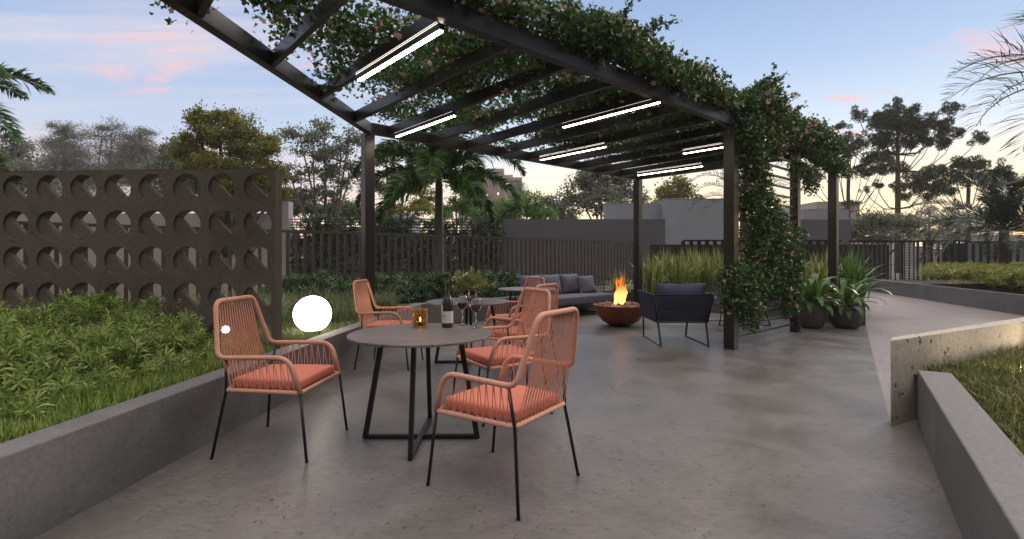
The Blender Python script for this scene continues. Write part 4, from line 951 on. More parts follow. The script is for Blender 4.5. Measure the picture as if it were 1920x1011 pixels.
# roof runners
pts = []; stems = []
n_run = 330
for i in range(n_run):
    c0_ = rng.uniform(-.8, 10.6); b0_ = rng.uniform(3.0, 6.1); ang = rng.uniform(0, 6.283); m = 26; P_ = []
    cc, bb, zz_ = c0_, b0_, PT + rng.uniform(.0, .20)
    for k in range(m):
        ang += rng.normal(0, .45); cc += .07 * math.cos(ang); bb += .07 * math.sin(ang); zz_ = zz_ + rng.normal(0, .02) + .2 * (PT + .10 - zz_) * .2; P_.append((cc, bb, zz_))
    pts.append(np.array(P_)); 
    if i % 4 == 0:
        sp_l = [p for p in P_[::4] if 2.95 < p[1] < min(6.3, diag_t(p[0]) - .5)]
        if len(sp_l) > 2: stems.append([tuple(ev(*p)) for p in sp_l])
pp = np.concatenate(pts); pp = np.repeat(pp, 11, 0) + rng.normal(0, 1, (len(pp) * 11, 3)) * [.075, .075, .05]
tmax = np.array([diag_t(c) for c in pp[:, 0]])
lim = np.minimum(tmax - .10, 6.75)
dens = lump(pp[:, 0] * 1.3, pp[:, 1] * 1.5, 1.3) + rng.normal(0, .10, len(pp)); fade = np.clip((lim - pp[:, 1]) / 1.0, 0, 1)
keep = (pp[:, 1] < lim) & (pp[:, 1] > 2.86) & (dens + .50 * fade > .50) & (pp[:, 0] > -1.2) & (pp[:, 0] < 10.8)
# opening near the right beam in the second bay, as in the photo
hole = (((pp[:, 0] - 1.75) / .45) ** 2 + ((pp[:, 1] - 3.55) / .55) ** 2 < 1) | (((pp[:, 0] - 4.62) / .30) ** 2 + ((pp[:, 1] - 3.55) / .45) ** 2 < 1) | (((pp[:, 0] - 5.4) / .30) ** 2 + ((pp[:, 1] - 6.3) / .6) ** 2 < 1) | (((pp[:, 0] - 4.0) / .28) ** 2 + ((pp[:, 1] - 6.5) / .45) ** 2 < 1)
keep &= ~(hole & (rng.random(len(pp)) < .93))
pp = pp[keep]; roofpos = ep(pp[:, 0], pp[:, 1], pp[:, 2])
# mound along the right beam, rising above it
def blobs(lst, n, shell=.25):
    out = []
    tot = sum(b[3] * b[4] * b[5] for b in lst) ** 1
    for (c_, b_, z_, rc, rb, rz) in lst:
        k = max(40, int(n * rc * rb * rz / tot)); d = unit(rng.normal(size=(k, 3))); r_ = rng.uniform(shell, 1.0, k) ** .5 * (1 + rng.normal(0, .12, k))
        out.append(np.array([c_, b_, z_]) + d * r_[:, None] * [rc, rb, rz])
    return np.concatenate(out)
mound = [(c, 3.20 + .05 * math.sin(c * 3), PT + .10 + h * .5, .32, .20, .10 + h * .5) for c, h in
         [(2.2, .03), (2.6, .08), (3.0, .10), (3.4, .12), (3.75, .22), (4.1, .28), (4.45, .36), (4.8, .30), (5.1, .18), (5.5, .14), (5.85, .22), (6.2, .10), (6.6, .10), (7.0, .16), (7.35, .20), (7.65, .40), (7.95, .55), (8.15, .34), (8.5, .26), (8.9, .24), (9.3, .22), (9.7, .22), (10.1, .20), (10.5, .20), (10.9, .16), (11.2, .14)]]
mp_ = blobs(mound, 15000); mound_pos = ep(mp_[:, 0], mp_[:, 1], mp_[:, 2])
# free sprigs standing above the beam
spr = []
for c in (1.6, 2.3, 3.5, 3.75, 4.3, 4.6, 4.75, 5.0, 5.15, 5.75, 6.1, 6.5, 7.2, 7.5, 7.7, 7.9, 8.05, 8.3, 8.8, 9.4, 10.3):
    h = rng.uniform(.2, .42); z0_ = PT + .15 + .35 * math.exp(-((c - 7.95) / .3) ** 2) + .2 * math.exp(-((c - 4.5) / .4) ** 2); m = 16; b_ = 3.2; lean = rng.normal(0, .25); lb_ = rng.normal(-.1, .2); line = []
    for k in range(m): u = k / m; line.append((c + lean * u * u, b_ + lb_ * u * u, z0_ + h * u))
    line = np.array(line); spr.append(np.repeat(line, 5, 0) + rng.normal(0, .028, (m * 5, 3))); stems.append([tuple(ev(*p)) for p in line[::3]])
spr = np.concatenate(spr); sprig_pos = ep(spr[:, 0], spr[:, 1], spr[:, 2])
# sprigs past the left diagonal beam near the top of the picture
ex = []
for (c, e_) in ((.3, .35), (.15, .2), (.5, .28), (.0, .3), (.75, .15)):
    t_ = diag_t(c)
    for k in range(40): u = rng.random(); ex.append((c + rng.normal(0, .05), t_ - .2 + (e_ + .2) * u, PT - .02 + rng.normal(0, .05) - .1 * u))
ex = np.array(ex); ex_pos = ep(ex[:, 0], ex[:, 1], ex[:, 2])
vine_cloud(np.concatenate([roofpos, mound_pos, sprig_pos, ex_pos]), .048, .012, 'flowering_vine', 'dense dark green flowering vine spread over the pergola rafters', True, stems)
# trellis vine (coordinates: s along the beam from post A at e3 = 6.97)
A3 = 6.97; sl = []
for (s_, z_, rs_, rz_, rb) in [(.35, 3.1, .45, .35, .28), (.9, 3.05, .5, .3, .28), (1.5, 3.22, .5, .2, .25), (2.1, 3.2, .5, .18, .22), (2.8, 3.15, .5, .18, .2), (3.5, 3.1, .5, .18, .2), (4.1, 3.08, .4, .18, .2), (4.6, 3.0, .28, .14, .2),
                           (.45, 2.7, .42, .35, .24), (.55, 2.35, .42, .35, .22), (.75, 2.0, .55, .3, .24), (1.05, 1.75, .7, .3, .26), (1.25, 1.45, .95, .32, .26), (1.1, 1.15, 1.0, .3, .26), (.5, .95, .75, .28, .26), (1.75, 1.2, .6, .4, .24),
                           (.05, .75, .45, .26, .24), (.35, .55, .42, .22, .2), (1.75, .8, .5, .3, .2), (1.9, .5, .33, .22, .16), (.45, .36, .3, .18, .15), (2.45, 2.75, .5, .18, .15), (2.9, 2.55, .35, .16, .14), (1.3, .80, .5, .16, .2), (-.12, 1.0, .25, .2, .18), (2.0, 1.6, .4, .2, .18)]:
    sl.append((A3 + s_, e4A - .06, z_, rs_, rb, rz_))
tp = blobs(sl, 56000, .12); keep = lump(tp[:, 0] * 3.1, tp[:, 2] * 3.3, 1.0) + rng.normal(0, .3, len(tp)) > .30; tp = tp[keep]
stems2 = []
for k in range(14):
    s0 = A3 + random.uniform(.1, 1.6); line = []; s_ = A3 + random.uniform(.15, .7)
    for q_ in range(14): u = q_ / 13; line.append(ev(s_ + (s0 - s_) * (1 - u) ** 1.5 + random.uniform(-.04, .04), e4A - .03 + random.uniform(-.04, .04), .40 + 2.8 * u))
    stems2.append(line)
vine_cloud(ep(tp[:, 0], tp[:, 1], tp[:, 2]), .042, .008, 'flowering_vine', 'pink flowering vine cascading down the slatted trellis at the right post', False, stems2)

# ------------------------------------------------------------------ palms
def frond(nb, base, az, el, L_, droop, nl, ll, w, hang=.5, vee=.5, seg=14, r=None, rw=.02, stemmb=None, plum=0):
    r = r or np.random.default_rng(1); p = np.array(base, float); e_ = el; st_ = L_ / seg; pts = [p.copy()]; ds = []
    for k in range(seg): 
        d = np.array([math.cos(az) * math.cos(e_), math.sin(az) * math.cos(e_), math.sin(e_)]); ds.append(d); p = p + d * st_; pts.append(p.copy()); e_ -= droop / seg * (.4 + 1.2 * k / seg)
    ds.append(ds[-1]); pts = np.array(pts); ds = np.array(ds)
    if stemmb is not None: stemmb.tube([Vector(q_) for q_ in pts], [rw * (1 - .8 * k / seg) for k in range(seg + 1)], 5)
    u = np.linspace(.12, 1, nl); f = u * seg; i0 = np.minimum(f.astype(int), seg - 1); fr_ = (f - i0)[:, None]
    P0 = pts[i0] * (1 - fr_) + pts[i0 + 1] * fr_; D0 = unit(ds[i0] * (1 - fr_) + ds[i0 + 1] * fr_); sd0 = np.array([-math.sin(az), math.cos(az), 0]); up0 = unit(np.cross(sd0[None], D0) * 1.0); up0 = np.where(up0[:, 2:3] < 0, -up0, up0)
    for s in (1, -1):
        lift = (vee + (r.normal(0, plum, nl)[:, None] if plum else 0)) * up0
        d = unit(D0 * r.uniform(.5, .8, nl)[:, None] + s * sd0[None] * .85 + lift); l = ll * np.sin(np.pi * np.clip(u * .86 + .12, 0, 1)) ** .6 * r.uniform(.85, 1.1, nl)
        mid = P0 + d * (l * .5)[:, None]; d2 = unit(d + np.array([0, 0, -1.]) * hang + .1 * r.normal(size=d.shape)); tip = mid + d2 * (l * .5)[:, None]
        wd = unit(np.cross(d, up0 + .3 * r.normal(size=d.shape))) * w
        V = np.stack([P0, mid + wd, tip, mid - wd], 1).reshape(-1, 3); F = (np.arange(nl)[:, None] * 4 + np.arange(4)[None]); nb.add((V, F))
def palm(loc, H, label, fronds, rtrunk, mat, kind='royal', seed=3, ll=.45, L_=2.0, nl=60, w=.012, group=None, ringed=True):
    t = thing('palm_tree', label, 'palm tree', loc, group=group); r = np.random.default_rng(seed)
    prof = []; zz = 0; hs = H * (.62 if kind == 'royal' else 1.0)
    k = 0
    while zz < hs: prof += [(rtrunk * (1.15 - .15 * zz / hs), zz), (rtrunk * (1.15 - .15 * zz / hs), zz + .07), (rtrunk * (1.06 - .15 * zz / hs), zz + .08)]; zz += .085
    MB().lathe(prof, 16).build('trunk', M['barkgrey'] if kind == 'royal' else M['bark'], t, auto=True)
    if kind == 'royal': MB().lathe([(rtrunk * 1.0, hs), (rtrunk * .95, hs + .2), (rtrunk * .75, H - .1), (rtrunk * .4, H + .25)], 16).build('crownshaft', M['crownshaft'], t, auto=True)
    for i, (az, el, Ls, dr) in enumerate(fronds):
        nb = NB(); st_ = MB(); frond(nb, (0, 0, H), az, el, L_ * Ls, dr, nl, ll * r.uniform(.9, 1.1), w, .55 if kind == 'royal' else .25, .45, 14, r, .022, st_, .38 if kind == 'royal' else .2)
        fo = nb.build('frond', M[mat], t); st_.build('rachis', M['crownshaft'], fo)
    return t
# royal palm behind the fence (px 824)
pl = P(823, 13.2, -.05)
FR = [(R(180), R(46), 1.12, R(128)), (R(192), R(18), 1.05, R(112)), (R(165), R(62), 1.0, R(120)), (R(0), R(46), 1.12, R(125)), (R(348), R(14), 1.12, R(105)), (R(178), R(-12), .85, R(70)), (R(4), R(-14), .8, R(70)), (R(15), R(60), 1.15, R(110)), (R(90), R(75), .95, R(110)), (R(270), R(40), .9, R(150)),
      (R(235), R(5), .85, R(90)), (R(315), R(5), .8, R(90)), (R(60), R(50), 1.0, R(130)), (R(120), R(50), 1.0, R(130)), (R(330), R(70), 1.1, R(90)), (R(215), R(72), 1.1, R(90)), (R(285), R(75), 1.0, R(100))]
palm(pl, Zat(338, 13.2) + .05, 'green crownshaft palm rising behind the brown fence at the centre left', FR, .125, 'palm', 'royal', 3, .56, 2.35, 230, .022)
# small palm in bright hedge
sp_ = P(1882, 15.2, .38); r_ = random.Random(4)
FR2 = [(R(360 * k / 24 + r_.uniform(-8, 8)), R([5, 28, 50, 72][k % 4] + r_.uniform(-6, 6)), r_.uniform(.85, 1.1), R([75, 85, 75, 50][k % 4])) for k in range(24)]
palm(sp_, Zat(432, 15.2) - .38, 'small feathery palm standing in the yellow green hedge at right', FR2, .11, 'palmdk', 'date', 6, .52, 2.35, 90, .016)
# left edge palm
r_ = random.Random(9); FR3 = [(R(-6), R(38), 1.0, R(82)), (R(-4), R(12), 1.08, R(85)), (R(6), R(-22), 1.0, R(48)), (R(30), R(45), 1, R(90)), (R(80), R(50), 1, R(90)), (R(140), R(45), 1, R(100)), (R(200), R(45), 1, R(100)), (R(260), R(45), 1, R(100)), (R(320), R(60), 1, R(90))]
palm(P(-195, 11.0, -.05), Zat(190, 11), 'tall palm at the left edge with only frond tips in view', FR3, .13, 'palm', 'royal', 8, .58, 2.9, 230, .022)
# palm off the right edge, fronds hanging into the picture
r_ = random.Random(12)
FR4 = [(R(180), R(35), 1.05, R(95)), (R(195), R(60), 1.05, R(110)), (R(170), R(15), .95, R(90)), (R(185), R(-5), .9, R(85)), (R(205), R(-25), .7, R(60)), (R(150), R(50), 1, R(100)), (R(215), R(40), .9, R(90))] + [(R(a_), R(40), 1, R(90)) for a_ in (10, 50, 90, 125, 250, 290, 330)]
palm((8.55, 7.2, -.05), 3.75, 'palm beyond the right edge with long hanging frond tips in the sky', FR4, .12, 'palmdk', 'date', 15, .72, 2.0, 34, .008)
# arching palm behind the vine
FR5 = [(R(180), R(60), 1, R(115)), (R(190), R(40), 1, R(110)), (R(175), R(20), .95, R(95)), (R(170), R(75), 1, R(110)), (R(0), R(50), 1, R(110)), (R(10), R(20), 1, R(90)), (R(200), R(5), .9, R(70)), (R(350), R(70), 1, R(100)), (R(90), R(60), 1, R(90)), (R(270), R(50), .8, R(90)), (R(225), R(55), .9, R(110)), (R(315), R(35), .9, R(100))]
palm(P(1392, 17.3, -.05), Zat(372, 17.3), 'slender palm behind the front right post and vine', FR5, .08, 'palmdk', 'date', 21, .42, 2.1, 46, .010)

# ------------------------------------------------------------------ trees
def tree(name, label, cat, px, d, blobs_, mat, nleaf, ls, trunk_r=.15, base_z=-.05, fork=.35, bark='bark', clump=.35, subs=9, group=None, seed=1, T=LEAF, trunk_off=0, multi=1, spread=1.0):
    """blobs_: list of (px, py, rx_px, ry_px) ellipses of the crown in the photo, placed at distance d with real depth"""
    r = np.random.default_rng(seed); rd = random.Random(seed); base = P(px, d, base_z); t = thing(name, label, cat, base, group=group); k = d / 945
    cen = []
    for (bx, by, rx_, ry_) in blobs_: cen.append((np.array([(bx - px) * k, rd.uniform(-.5, .5) * rx_ * k * spread, Zat(by, d) - base_z]), np.array([rx_ * k, rx_ * k * .85, ry_ * k])))
    zmin = min(c[2] - e[2] for c, e in cen); mb = MB(); area = sum(e[0] * e[2] for c, e in cen)
    fz = max(.4, zmin * fork + 0.0); P_all = []
    forks = [Vector(((rd.uniform(-.4, .4)) * (multi > 1) * 1.0, rd.uniform(-.3, .3) * (multi > 1), fz)) for _ in range(multi)]
    for f in forks: mb.tube([(f.x * .3, f.y * .3, 0), (f.x * .7, f.y * .7, fz * .5), f], [trunk_r * 1.15, trunk_r, trunk_r * .85], 8)
    for c, e in cen:
        f = rd.choice(forks); cv = Vector(tuple(c)) - Vector((0, 0, e[2] * .25)); m = f.lerp(cv, .5) + Vector((rd.uniform(-.2, .2), rd.uniform(-.2, .2), -.1)) * e[0]
        mb.tube([f, m, cv], [trunk_r * .7, trunk_r * .45, trunk_r * .28], 6)
        dd = unit(r.normal(size=(subs, 3))); rr = r.uniform(.35, 1.0, subs) ** .6; sub = c + dd * rr[:, None] * e
        for s_ in sub: s_v = Vector(tuple(s_)); mm = cv.lerp(s_v, .5) + Vector((rd.uniform(-.1, .1), rd.uniform(-.1, .1), rd.uniform(-.05, .15))) * e[0]; mb.tube([cv, mm, s_v], [trunk_r * .26, trunk_r * .16, trunk_r * .05], 4)
        nn = int(nleaf * e[0] * e[2] / area); idx = r.integers(0, subs, nn); cs = clump * r.uniform(.6, 1.3, subs)
        q = sub[idx] + r.normal(size=(nn, 3)) * (cs[idx, None] * e * [1, 1, .75]); P_all.append(q)
    mb.build('trunk', M[bark], t, smooth=True); q = np.concatenate(P_all)
    V, F = scat(*T, q, frames(r.normal(size=(len(q), 3)) + [0, 0, .3]), ls * r.uniform(.6, 1.3, len(q))); nmesh('crown', V, F, M[mat], t); return t
tree('broadleaf_tree', 'yellow green bushy tree rising above the breeze block wall', 'tree', 425, 24, [(375, 255, 32, 42), (410, 245, 32, 38), (445, 262, 36, 45), (490, 290, 36, 40), (360, 300, 34, 34), (420, 310, 48, 42), (500, 325, 30, 40), (385, 340, 45, 40), (460, 350, 50, 40), (372, 225, 14, 20), (405, 220, 14, 18), (433, 222, 13, 16), (520, 345, 20, 35)], 'olive', 44000, .13, .2, seed=3, clump=.26, subs=10)
tree('airy_tree', 'airy grey green tree with thin pale branches left of the rear post', 'tree', 605, 29, [(560, 250, 36, 18), (605, 245, 34, 20), (650, 255, 30, 22), (580, 285, 40, 22), (635, 295, 42, 24), (600, 330, 45, 24), (550, 330, 25, 20), (655, 330, 25, 24), (620, 365, 40, 20), (560, 370, 30, 20)], 'greygreen', 10500, .15, .13, fork=.25, clump=.24, subs=12, seed=5, multi=3, bark='barkgrey')
tree('broadleaf_tree', 'olive tree behind the crown of the central palm', 'tree', 745, 30, [(725, 300, 26, 22), (765, 280, 30, 22), (740, 345, 36, 26), (790, 365, 34, 22), (770, 392, 50, 16)], 'olive', 8500, .15, .18, seed=8, subs=12, clump=.22)
tree('broadleaf_tree', 'green tree low behind the trellis between palm and rear post', 'tree', 695, 34, [(560, 385, 30, 20), (650, 395, 30, 14), (690, 400, 22, 14), (605, 395, 30, 14)], 'midgreen', 6000, .2, .14, seed=9)
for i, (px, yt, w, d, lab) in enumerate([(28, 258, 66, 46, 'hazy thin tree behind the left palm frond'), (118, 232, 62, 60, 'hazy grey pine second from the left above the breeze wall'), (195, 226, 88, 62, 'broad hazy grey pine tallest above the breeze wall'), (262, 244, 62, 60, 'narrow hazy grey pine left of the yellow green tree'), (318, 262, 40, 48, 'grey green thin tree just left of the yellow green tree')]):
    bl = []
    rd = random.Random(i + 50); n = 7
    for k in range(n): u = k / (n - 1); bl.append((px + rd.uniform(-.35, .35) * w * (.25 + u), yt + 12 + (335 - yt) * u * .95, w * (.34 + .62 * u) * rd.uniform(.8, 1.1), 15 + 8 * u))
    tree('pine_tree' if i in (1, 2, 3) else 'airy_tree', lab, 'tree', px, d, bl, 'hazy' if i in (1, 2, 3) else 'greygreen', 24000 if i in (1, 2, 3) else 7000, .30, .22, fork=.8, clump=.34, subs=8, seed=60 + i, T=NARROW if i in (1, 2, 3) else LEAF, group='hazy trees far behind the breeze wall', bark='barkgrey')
tree('broadleaf_tree', 'full grey green tree between the sofa and the rear right post', 'tree', 1135, 36, [(1105, 335, 34, 30), (1140, 330, 36, 30), (1170, 350, 30, 26), (1090, 370, 32, 26), (1130, 385, 50, 26), (1180, 385, 32, 26), (1120, 312, 22, 14)], 'greygreen', 13000, .20, .16, seed=12, subs=11, clump=.27)
tree('broadleaf_tree', 'small olive tree behind the white house roofs', 'tree', 1262, 42, [(1245, 365, 22, 16), (1275, 355, 24, 18), (1300, 372, 18, 14), (1262, 385, 34, 14)], 'olive', 4200, .24, .14, seed=13, group='low trees behind the houses')
tree('broadleaf_tree', 'fresh bright green tree beside the pale apartment block', 'tree', 985, 30, [(960, 392, 26, 18), (990, 385, 28, 20), (1015, 398, 22, 16), (940, 402, 22, 14)], 'bright', 6500, .15, .12, seed=14, group='low trees above the dark wall')
tree('broadleaf_tree', 'dark round shrubby tree in front of the pale apartment block', 'tree', 898, 34, [(885, 392, 24, 16), (910, 398, 22, 16), (895, 378, 14, 10)], 'midgreen', 3600, .17, .12, seed=15, group='low trees above the dark wall')
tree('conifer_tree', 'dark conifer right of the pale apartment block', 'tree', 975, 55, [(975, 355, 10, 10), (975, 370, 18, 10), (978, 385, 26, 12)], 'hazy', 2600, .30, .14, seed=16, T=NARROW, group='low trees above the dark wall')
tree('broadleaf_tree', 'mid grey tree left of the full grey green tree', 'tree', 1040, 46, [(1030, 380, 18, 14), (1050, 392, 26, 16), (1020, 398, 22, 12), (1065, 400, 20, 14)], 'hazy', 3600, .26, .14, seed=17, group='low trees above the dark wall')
tree('broadleaf_tree', 'bright green tree glimpsed between the palm trunk and its right frond', 'tree', 862, 27, [(855, 350, 18, 22), (868, 380, 26, 22), (845, 395, 24, 16)], 'bright', 4200, .14, .1, seed=18)
tree('broadleaf_tree', 'soft sage green tree in front of the araucaria trunk', 'tree', 1640, 30, [(1610, 425, 26, 18), (1640, 412, 28, 22), (1680, 420, 30, 20), (1715, 432, 24, 16), (1650, 440, 50, 14)], 'greygreen', 9000, .14, .12, seed=19, subs=12)
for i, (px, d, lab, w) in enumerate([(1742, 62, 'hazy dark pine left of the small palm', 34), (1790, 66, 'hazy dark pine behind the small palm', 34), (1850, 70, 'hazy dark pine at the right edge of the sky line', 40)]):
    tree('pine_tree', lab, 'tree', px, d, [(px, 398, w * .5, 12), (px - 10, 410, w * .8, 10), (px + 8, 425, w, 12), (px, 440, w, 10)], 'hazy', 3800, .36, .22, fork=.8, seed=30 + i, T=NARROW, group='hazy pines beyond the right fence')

def araucaria(px, d, ytop, ybase, label, whorls, tuft_r, tr, seed, group='umbrella shaped araucaria pines', mat='arauc', nn=230):
    """whorls: list of (py_at_trunk, [(tip px offset, tip py)...]) the branches in the photo; depth is spread around the trunk"""
    base = P(px, d, -.05); t = thing('araucaria_tree', label, 'tree', base, group=group); k = d / 945; r = np.random.default_rng(seed); rd = random.Random(seed)
    H = Zat(ytop, d) + .05; mb = MB(); mb.tube([(0, 0, 0), (.02, 0, H * .5), (0, 0, H * .97)], [tr * 1.1, tr * .85, tr * .25], 10); nb = NB(); 
    for (py, tips) in whorls:
        z0_ = Zat(py, d) + .05
        for (ox, ty, size) in tips:
            dep = rd.uniform(-.45, .45) * abs(ox) * k + rd.uniform(-.3, .3); e = Vector((ox * k, dep, Zat(ty, d) + .05)); z_ = Vector((0, 0, z0_)); sag = abs(ox) * k * .10
            m1 = z_.lerp(e, .4) - Vector((0, 0, sag + (e.z - z0_) * .25)); m2 = z_.lerp(e, .8) - Vector((0, 0, sag * .8 + (e.z - z0_) * .18))
            mb.tube([z_, m1, m2, e], [tr * .28, tr * .2, tr * .14, tr * .08], 5)
            for q_ in range(3): u = rd.uniform(.55, .95); b0 = m1.lerp(e, u); mb.tube([b0, b0 + Vector((rd.uniform(-.4, .4), rd.uniform(-.4, .4), .35)) * size], tr * .05, 3)
            R_ = tuft_r * size; ns = max(5, int(12 * size))
            for q_ in range(ns):
                cc = np.array(e) + r.normal(0, 1, 3) * R_ * [.48, .48, .30]; n_ = int(nn * .85); dv = unit(r.normal(size=(n_, 3))); rad = R_ * .42
                nb.add(scat([(0, 0, 0), (.15, .5, 0), (0, 1, 0), (-.15, .5, 0)], [(0, 1, 2, 3)], cc + dv * rad * r.uniform(.2, .75, (n_, 1)), frames(dv + [0, 0, .3] + r.normal(0, .25, dv.shape)), rad * r.uniform(.32, .62, n_)))
    mb.build('trunk', M['bark'], t, smooth=True); nb.build('crown', M[mat], t)
araucaria(1683, 40, 186, 450, 'tallest araucaria pine with flat umbrella crown in the right sky', [
    (262, [(0, 195, .8), (-22, 215, 1.1), (25, 212, 1.1), (10, 225, 1.2), (-10, 235, 1.2)]),
    (290, [(-75, 215, .95), (-60, 245, .8), (62, 228, 1.2), (95, 205, .95), (70, 245, 1.1), (-30, 235, 1.3), (35, 240, 1.3), (-45, 228, 1.0), (100, 225, .9)]),
    (320, [(-82, 262, .7), (150, 238, .9), (142, 258, 1.1), (125, 268, .9), (60, 268, .8), (-40, 262, 1.0), (45, 262, 1.0), (-15, 260, 1.3), (20, 265, 1.2)]),
    (335, [(10, 320, .8), (-12, 352, .6), (14, 352, .7)]), (392, [(-58, 355, .55), (-40, 345, .6), (45, 350, 1.15), (48, 332, .9)]), (420, [(-70, 405, .5), (60, 365, .9), (-75, 380, .6)])], .75, .22, 5)
araucaria(1590, 46, 255, 450, 'araucaria pine behind the end post with arched bare branches', [
    (385, [(-60, 300, 1.2), (-30, 290, 1.2), (5, 285, 1.2), (35, 305, 1.2), (58, 295, 1.1), (70, 310, .9), (-75, 318, 1.0)]), (400, [(25, 320, 1.1), (-20, 315, 1.1), (50, 322, 1.0), (-48, 322, 1.0)]), (330, [(-22, 240, .8), (5, 258, .9), (-35, 262, .7), (18, 268, .8)]), (415, [(75, 348, .5), (-10, 395, .4)])], .85, .2, 7)
araucaria(1815, 42, 300, 450, 'lower araucaria pine behind the small palm at right', [
    (392, [(0, 308, 1.1), (-25, 312, 1.1), (25, 310, 1.0), (-55, 322, 1.1), (55, 325, 1.0), (-78, 330, .9), (80, 330, .9), (-40, 335, 1.2), (35, 338, 1.0), (0, 330, 1.2)]), (410, [(-105, 345, 1.0), (-90, 365, .9), (-60, 355, .9), (95, 350, .8), (-30, 358, .8), (60, 365, .7)])], .80, .2, 9)

# ------------------------------------------------------------------ buildings
def house(name, label, px0, px1, d, ytop, depth, mat, parapet=True, wins=(), cat='house', ang=0):
    a_, b_ = P(px0, d), P(px1, d); c = (a_ + b_) / 2; t = thing(name, label, cat, (c.x, d, -.05), ang); w = b_.x - a_.x; h = Zat(ytop, d)
    MB().box((0, depth / 2, h / 2), (w, depth, h)).build('wall', mat, t, bevel=.02)
    MB().box((0, depth / 2, h + .02), (w + .02, depth + .02, .04)).build('roof_coping', mat, t)
    for (u, v, ww, hh) in wins:
        fr_ = MB().box((-w / 2 + u * w, -.02, v * h), (ww + .16, .06, hh + .16)).build('window', M['boundary'], t); MB().box((-w / 2 + u * w, -.06, v * h), (ww, .03, hh)).build('pane', M['lit'], fr_)
    return t
M['lit'] = emit('lit_window', (1, .80, .52), 1.6)
house('white_house', 'low pale grey house wing with flat roof behind the dark wall', 1136, 1250, 27, 381, .8, M['white_wall'])
house('white_house', 'taller pale grey cubic house right of the rear right post', 1250, 1380, 26, 372, 2.5, M['white_wall'])
house('grey_house', 'flat roofed mauve grey house between the trellis post and end post', 1508, 1592, 30, 392, 8, M['white_wall'])
house('beige_building', 'small beige building behind the mauve grey house', 1532, 1612, 52, 378, 8, M['beige'])
setp(MB().box((P(1545, 29).x, 29, 1.5), (3.0, .2, Zat(420, 29) * 2 - 3.0 + .5)).build('dark_panel_wall', M['boundary']), 'dark grey lower wall in front of the mauve grey house', 'wall')
ap = thing('apartment_building', 'far pale stepped apartment block with small lit windows', 'building', P(925, 110, 0))
k = 110 / 945
def blk(x0, x1, yt, dy, par=ap):
    h = Zat(yt, 110); cx_ = ((x0 + x1) / 2 - 925) * k; o = MB().box((cx_, dy, h / 2), ((x1 - x0) * k, 14, h)).build('tower', M['beige'], par); MB().box((cx_, dy, h + .3), ((x1 - x0) * k + .8, 14.8, .6)).build('cornice', M['beige'], par); return o
blk(880, 918, 345, 4); blk(914, 942, 328, 3); blk(930, 958, 342, 1.0); blk(946, 974, 349, -1); blk(868, 900, 352, 0)
for (px, py) in ((951, 355), (954, 355), (914, 375), (917, 375), (922, 386), (924, 394), (917, 405), (890, 372), (896, 388), (936, 372), (962, 372), (905, 392), (950, 385), (892, 404), (940, 404)):
    w_ = MB().box(((px - 925) * k, -8.2, Zat(py, 110)), (.26, .3, .42)).build('window', M['lit'], ap)
# pavilion roofs and soft lights past the gate
house('distant_house', 'long low distant building with warm windows beyond the right fence', 1700, 1990, 75, 441, 10, M['beige'], wins=[(.08, .7, 1.2, .7), (.2, .62, 1.6, .6), (.33, .7, .9, .7), (.5, .66, 1.8, .6), (.64, .7, 1.0, .7), (.82, .66, 1.5, .6), (.93, .68, .8, .7)])
house('distant_house', 'pale low distant building glowing behind the trellis screen', 585, 760, 60, 398, 10, M['white_wall'], wins=[(.15, .8, 1.2, .8), (.45, .8, 1.6, .8), (.75, .82, 1.2, .8)])
# distant wooded rise
poly = [(-400, 150), (400, 150), (400, 170), (-400, 170)]
q = sample_poly(poly, 9000); hh = 1.5 + 5.0 * lump(q[:, 0] * .05, q[:, 1] * .03, 1); pos = np.column_stack([q, rng.uniform(0, 1, len(q)) * hh])
V, F = scat(*template_shoot(8, 1.2, 1.5, .2, .35, 6), pos, frames(rng.normal(size=(len(q), 3)) + [0, 0, .6]), rng.uniform(.7, 1.4, len(q)))
setp(nmesh('distant_wood', V, F, M['hazy']), 'far low line of hazy trees along the horizon', 'trees', kind='stuff')

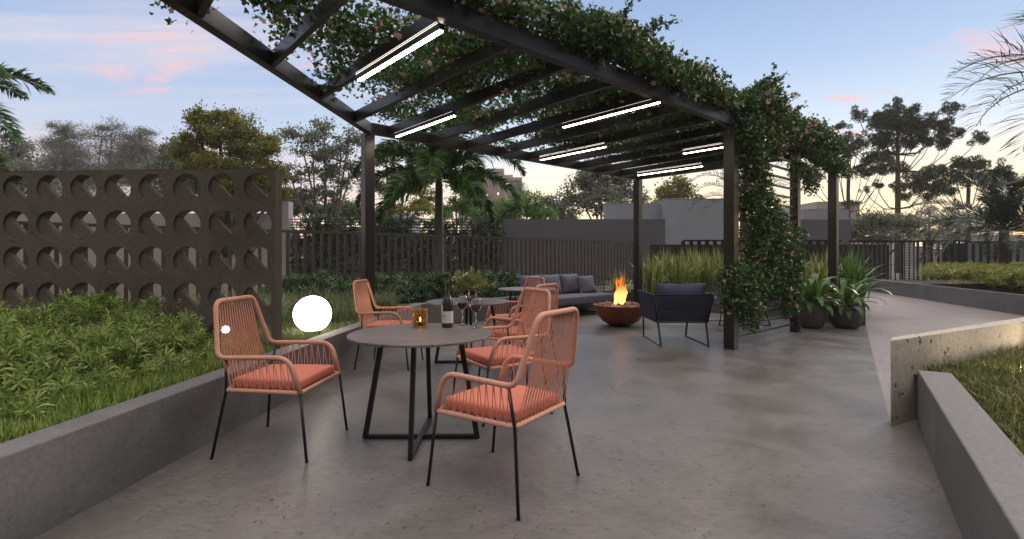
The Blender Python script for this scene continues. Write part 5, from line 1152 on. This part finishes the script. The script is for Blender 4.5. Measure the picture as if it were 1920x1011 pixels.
# parasol corner at right edge
pz = thing('patio_parasol', 'dark taupe parasol whose canopy corner enters at the right edge', 'parasol', (13.62, 11.2, 0))
zc = Zat(329, 11.2)
mb = MB(); n = 8; vs = [(0, 0, zc + .34)]; 
for k_ in range(n): a_ = 2 * math.pi * k_ / n + math.pi; vs.append((1.90 * math.cos(a_), 1.90 * math.sin(a_), zc + .03))
for k_ in range(n): a_ = 2 * math.pi * k_ / n + math.pi; vs.append((1.90 * math.cos(a_), 1.90 * math.sin(a_), zc - .03))
mb.add(vs, [(0, 1 + k_, 1 + (k_ + 1) % n) for k_ in range(n)] + [(1 + k_, 1 + n + k_, 1 + n + (k_ + 1) % n, 1 + (k_ + 1) % n) for k_ in range(n)]); mb.build('canopy', M['parasol'], pz)
MB().tube([(0, 0, .3), (0, 0, zc + .32)], .03, 10).build('pole', M['black'], pz); MB().lathe([(0, .36), (.35, .36), (.35, .44), (0, .46)], 24).build('base', M['black'], pz)

# garden spotlights that wash the pitted wall
for (u, off, en, aim, lab) in ((1.05, .50, 9, -.35, 'small black ground spotlight in the golden grass near the wall end'), (2.3, .55, 26, -.60, 'small black ground spotlight in the golden grass off the right edge')):
    gs = thing('garden_spotlight', lab, 'spotlight', tuple(a_sl + sl_d * u - sl_n * off + Vector((0, 0, .36))))
    MB().lathe([(.028, 0), (.028, .05), (.024, .05), (.024, .035), (0, .035)], 16).build('lamp_head', M['black'], gs)
    ld = bpy.data.lights.new('spot_beam', 'SPOT'); ld.energy = en; ld.color = (1, .80, .56); ld.spot_size = R(150); ld.spot_blend = 1; ld.shadow_soft_size = .02
    lo = bpy.data.objects.new('spot_beam', ld); COL.objects.link(lo); lo.parent = gs; lo.location = (0, 0, .065)
    tgt = (sl_n * 1.0 + sl_d * aim + Vector((0, 0, .35))); lo.rotation_euler = (-tgt).to_track_quat('Z', 'Y').to_euler()

# ------------------------------------------------------------------ evening haze
hz = MB().box((0, 63, 12), (526, 250, 40)).build('haze', newmat('evening_haze')[0]); hm = hz.data.materials[0]; nt = hm.node_tree
for l in list(nt.links): nt.links.remove(l)
pv = nt.nodes.new('ShaderNodeVolumePrincipled'); pv.inputs['Color'].default_value = (.95, .92, .90, 1); pv.inputs['Density'].default_value = .0009
nt.links.new(pv.outputs[0], nt.nodes['Material Output'].inputs['Volume']); setp(hz, kind='stuff')
